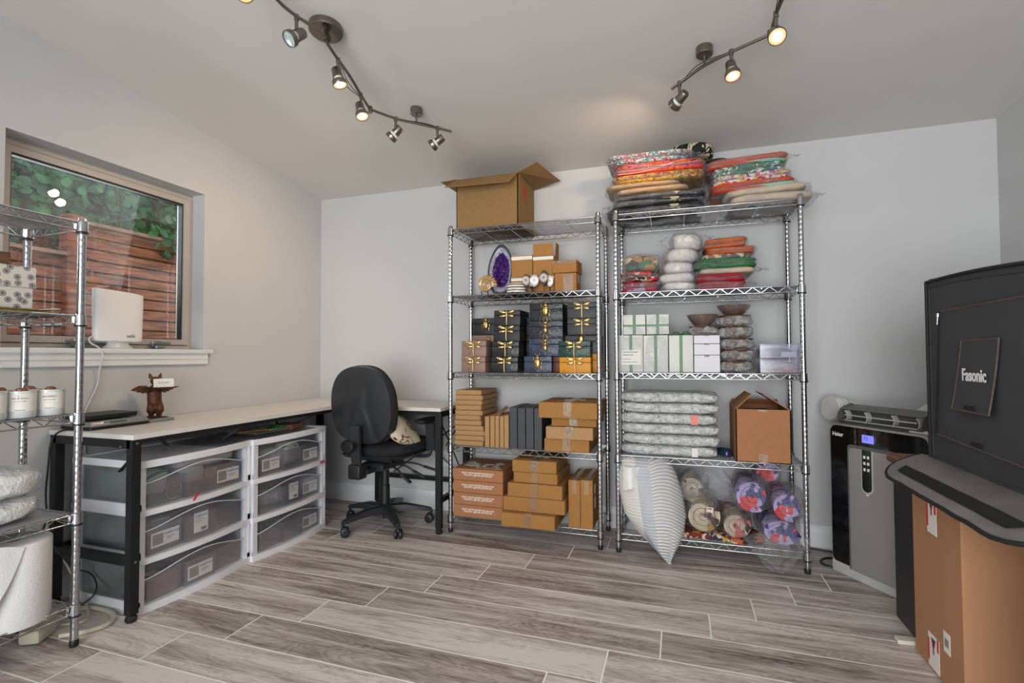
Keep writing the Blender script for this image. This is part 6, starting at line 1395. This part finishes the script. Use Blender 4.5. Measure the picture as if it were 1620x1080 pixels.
t = thing('power_strip', 'cream power block with plugs lying on the floor behind the rack', 'power strip', (-2.27, 1.25, 0)); M().box((-2.275, 1.245, .028), (.07, .10, .05), rz=.5, bev=.012, seg=2).obj('strip_body', cab, t); M().box((-2.30, 1.28, .06), (.03, .03, .03), rz=.4, bev=.005).obj('plug', cab, t)
tag(M().tube([(-2.42, 1.47, .742), (-2.455, 1.40, .745), (-2.46, 1.372, .70), (-2.455, 1.366, .60), (-2.46, 1.36, .50), (-2.45, 1.362, .40), (-2.50, 1.37, .30)], .0035, 8, smooth=2).obj('scale_cord', black), 'black cord hanging from the desk end down the wall', 'cord')

# ------------------------------------------------------------------ window sill router and desk things
rw = mat('router_white', C(242, 242, 242), .4, var=.01)
t = thing('wifi_router', 'tall white oval wireless router standing on the window sill', 'router', (-2.585, 1.712, WZ0)); WM.pop(t.name)
m = M(); rings = []; n = 48
for z, sx, sy in ((.034, .026, .098), (.04, .034, .108), (.05, .036, .111), (.20, .037, .114), (.276, .037, .114)):
    rings.append([m.bm.verts.new((sx*math.copysign(abs(cos(2*pi*k/n))**.9, cos(2*pi*k/n)), sy*math.copysign(abs(sin(2*pi*k/n))**.8, sin(2*pi*k/n)), z+(.008*(-sin(2*pi*k/n)) if z > .25 else 0))) for k in range(n)])
for A, B in zip(rings, rings[1:]):
    for k in range(n): m.bm.faces.new((A[k], A[(k+1) % n], B[(k+1) % n], B[k]))
m.bm.faces.new(rings[0][::-1]); m.bm.faces.new(rings[-1]); m.obj('router_body', rw, t)
M().lathe([(0, 0), (.03, 0), (.031, .003), (.022, .02), (.021, .036), (0, .036)], (0, 0, 0), 30, sc=(1, 2.3)).obj('router_foot', mat('router_foot', C(200, 204, 208), .3), t)
text('brand_name', 'orbi', .024, FX(.0375, .035, .062), mat('logo_grey', C(120, 120, 122), .5), t, ext=.0006)
wc = mat('white_cable', C(212, 210, 206), .5)
tag(M().tube([(-2.60, 1.63, 1.14), (-2.58, 1.585, 1.145), (-2.57, 1.575, 1.115), (-2.53, 1.60, 1.09), (-2.515, 1.605, 1.05), (-2.54, 1.60, .98), (-2.545, 1.605, .93), (-2.545, 1.575, .86), (-2.548, 1.55, .80), (-2.548, 1.553, .745)], .0035, 8, smooth=3).obj('router_cable', wc), 'white cable running from the router down the wall to the desk', 'cable')
tag(M().tube([(-2.55, 1.553, .715), (-2.552, 1.56, .60), (-2.545, 1.56, .45), (-2.55, 1.54, .30)], .0035, 8, smooth=2).obj('wall_cable', wc), 'pale cable hanging on the wall under the desk', 'cable')
sil = mat('scale_silver', C(150, 152, 154), .35, .5, var=.03)
t = thing('postal_scale', 'black and silver postal scale with flat platform on the desk end', 'scale', (-2.45, 1.58, DZ))
M().box((-2.44, 1.575, DZ+.008), (.19, .25, .014), bev=.004).obj('scale_foot', black, t); M().box((-2.44, 1.575, DZ+.024), (.19, .25, .022), bev=.006, seg=2, taper=(.9, .94)).obj('scale_body', sil, t)
dsp = M().bb(-2.363, -2.35, 1.50, 1.69, DZ+.016, DZ+.036, bev=.003).obj('control_panel', sil, t); M().bb(-2.3498, -2.3488, 1.53, 1.60, DZ+.020, DZ+.032).obj('display', mat('lcd_grey', C(92, 104, 100), .3), dsp)
M().box((-2.455, 1.56, DZ+.050), (.15, .21, .02), bev=.003, taper=(1.04, 1.04)).box((-2.455, 1.56, DZ+.040), (.09, .12, .012)).obj('platform', black, t)
t = thing('calculator', 'grey calculator with dark keys lying by the statue on the desk', 'calculator', (-2.44, 1.775, DZ)); kk_ = Matrix.Rotation(.0, 3, 'Z')
M().box((-2.44, 1.765, DZ+.008), (.17, .13, .014), bev=.003).obj('calculator_body', sil, t)
M().bb(-2.512, -2.485, 1.715, 1.81, DZ+.015, DZ+.017).obj('display', mat('lcd_dark', C(50, 58, 56), .25), t)
for i in range(4):
    for j in range(5): M().bb(-2.475+i*.026, -2.456+i*.026, 1.712+j*.0215, 1.728+j*.0215, DZ+.015, DZ+.0185, bev=.001).obj('key', red_zip if (i, j) == (3, 0) else black, t)
# cast statue holding a card tray
rust = mat('cast_iron_brown', C(92, 52, 36), .5, .25, var=.3, scale=40, bump=.4, bscale=120)
t = thing('winged_figurine', 'brown cast iron winged cat figurine holding a tray of cards', 'figurine', (-2.455, 1.805, DZ), R(58)); WM.pop(t.name)
m = M()
m.tube([(.012, .0, .035), (.002, .002, .06), (-.004, .0, .095), (-.004, 0, .13), (-.003, 0, .155), (-.002, -.002, .17)], [.018, .026, .03, .03, .024, .017], 14, smooth=2)
m.sup((-.002, -.006, .192), (.042, .044, .042), .95, 18, 12); m.sup((-.002, -.03, .186), (.02, .02, .016), 1, 12, 8)
for s in (-1, 1):
    m.lathe([(.010, 0), (.007, .014), (0, .028)], (-.002+s*.017, -.002, .205), 10, (s*.25, 0, 1))
    m.tube([(s*.014, .0, .075), (s*.02, -.012, .05), (s*.015, -.002, .028), (s*.016, -.004, .01)], [.018, .017, .012, .01], 12, smooth=1)
    m.sup((s*.018, -.018, .008), (.024, .052, .016), .9, 14, 8)
    m.tube([(s*.022, -.004, .152), (s*.035, -.02, .14), (s*.03, -.04, .150)], .0075, 10, smooth=2)
body = m.obj('body', rust, t, smooth=80)
def wing(s, L):
    m = M(); P = [(0, .0), (.02, .018), (.05, .02), (L*.8, .012), (L, .0), (L*.86, -.006), (L*.74, -.004), (L*.66, -.014), (L*.52, -.010), (L*.44, -.02), (L*.3, -.014), (.02, -.02)]
    m.prism([(s*x, z) for x, z in (P if s > 0 else P[::-1])], -.004, .004, XZ, bev=.0015)
    for i in range(5): m.tube([(s*.012, -.005, .008-.006*i), (s*(L*.5-.01*i), -.005, .008-.005*i)], .0016, 5)
    m.xf(Matrix.Translation((s*.016, .012, .150)) @ Matrix.Rotation(-s*.25, 4, 'Z')); return m.obj('wing', rust, t)
wing(-1, .085); wing(1, .06)
M().lathe([(0, 0), (.04, .002), (.062, .010), (.066, .013), (.058, .011), (.038, .006), (0, .004)], (.018, -.045, .150), 28, sc=(1.15, .5)).obj('tray', rust, t)
t = thing('business_cards', 'stack of white cards propped on the figurine tray', 'cards', (-2.43, 1.80, DZ+.155), R(58)); WM.pop(t.name)
M().box((.020, -.024, .024), (.082, .012, .046), rot=Matrix.Rotation(R(-18), 3, 'X')).obj('card_stack', white_lab, t)
text('printed_words', 'tart by taylor', .009, Matrix.Translation((.02, -.0335, .030)) @ Matrix.Rotation(R(72), 4, 'X'), grey_ink, t); text('printed_words', 'shoptartbytaylor.com', .006, Matrix.Translation((.02, -.0305, .016)) @ Matrix.Rotation(R(72), 4, 'X'), grey_ink, t)
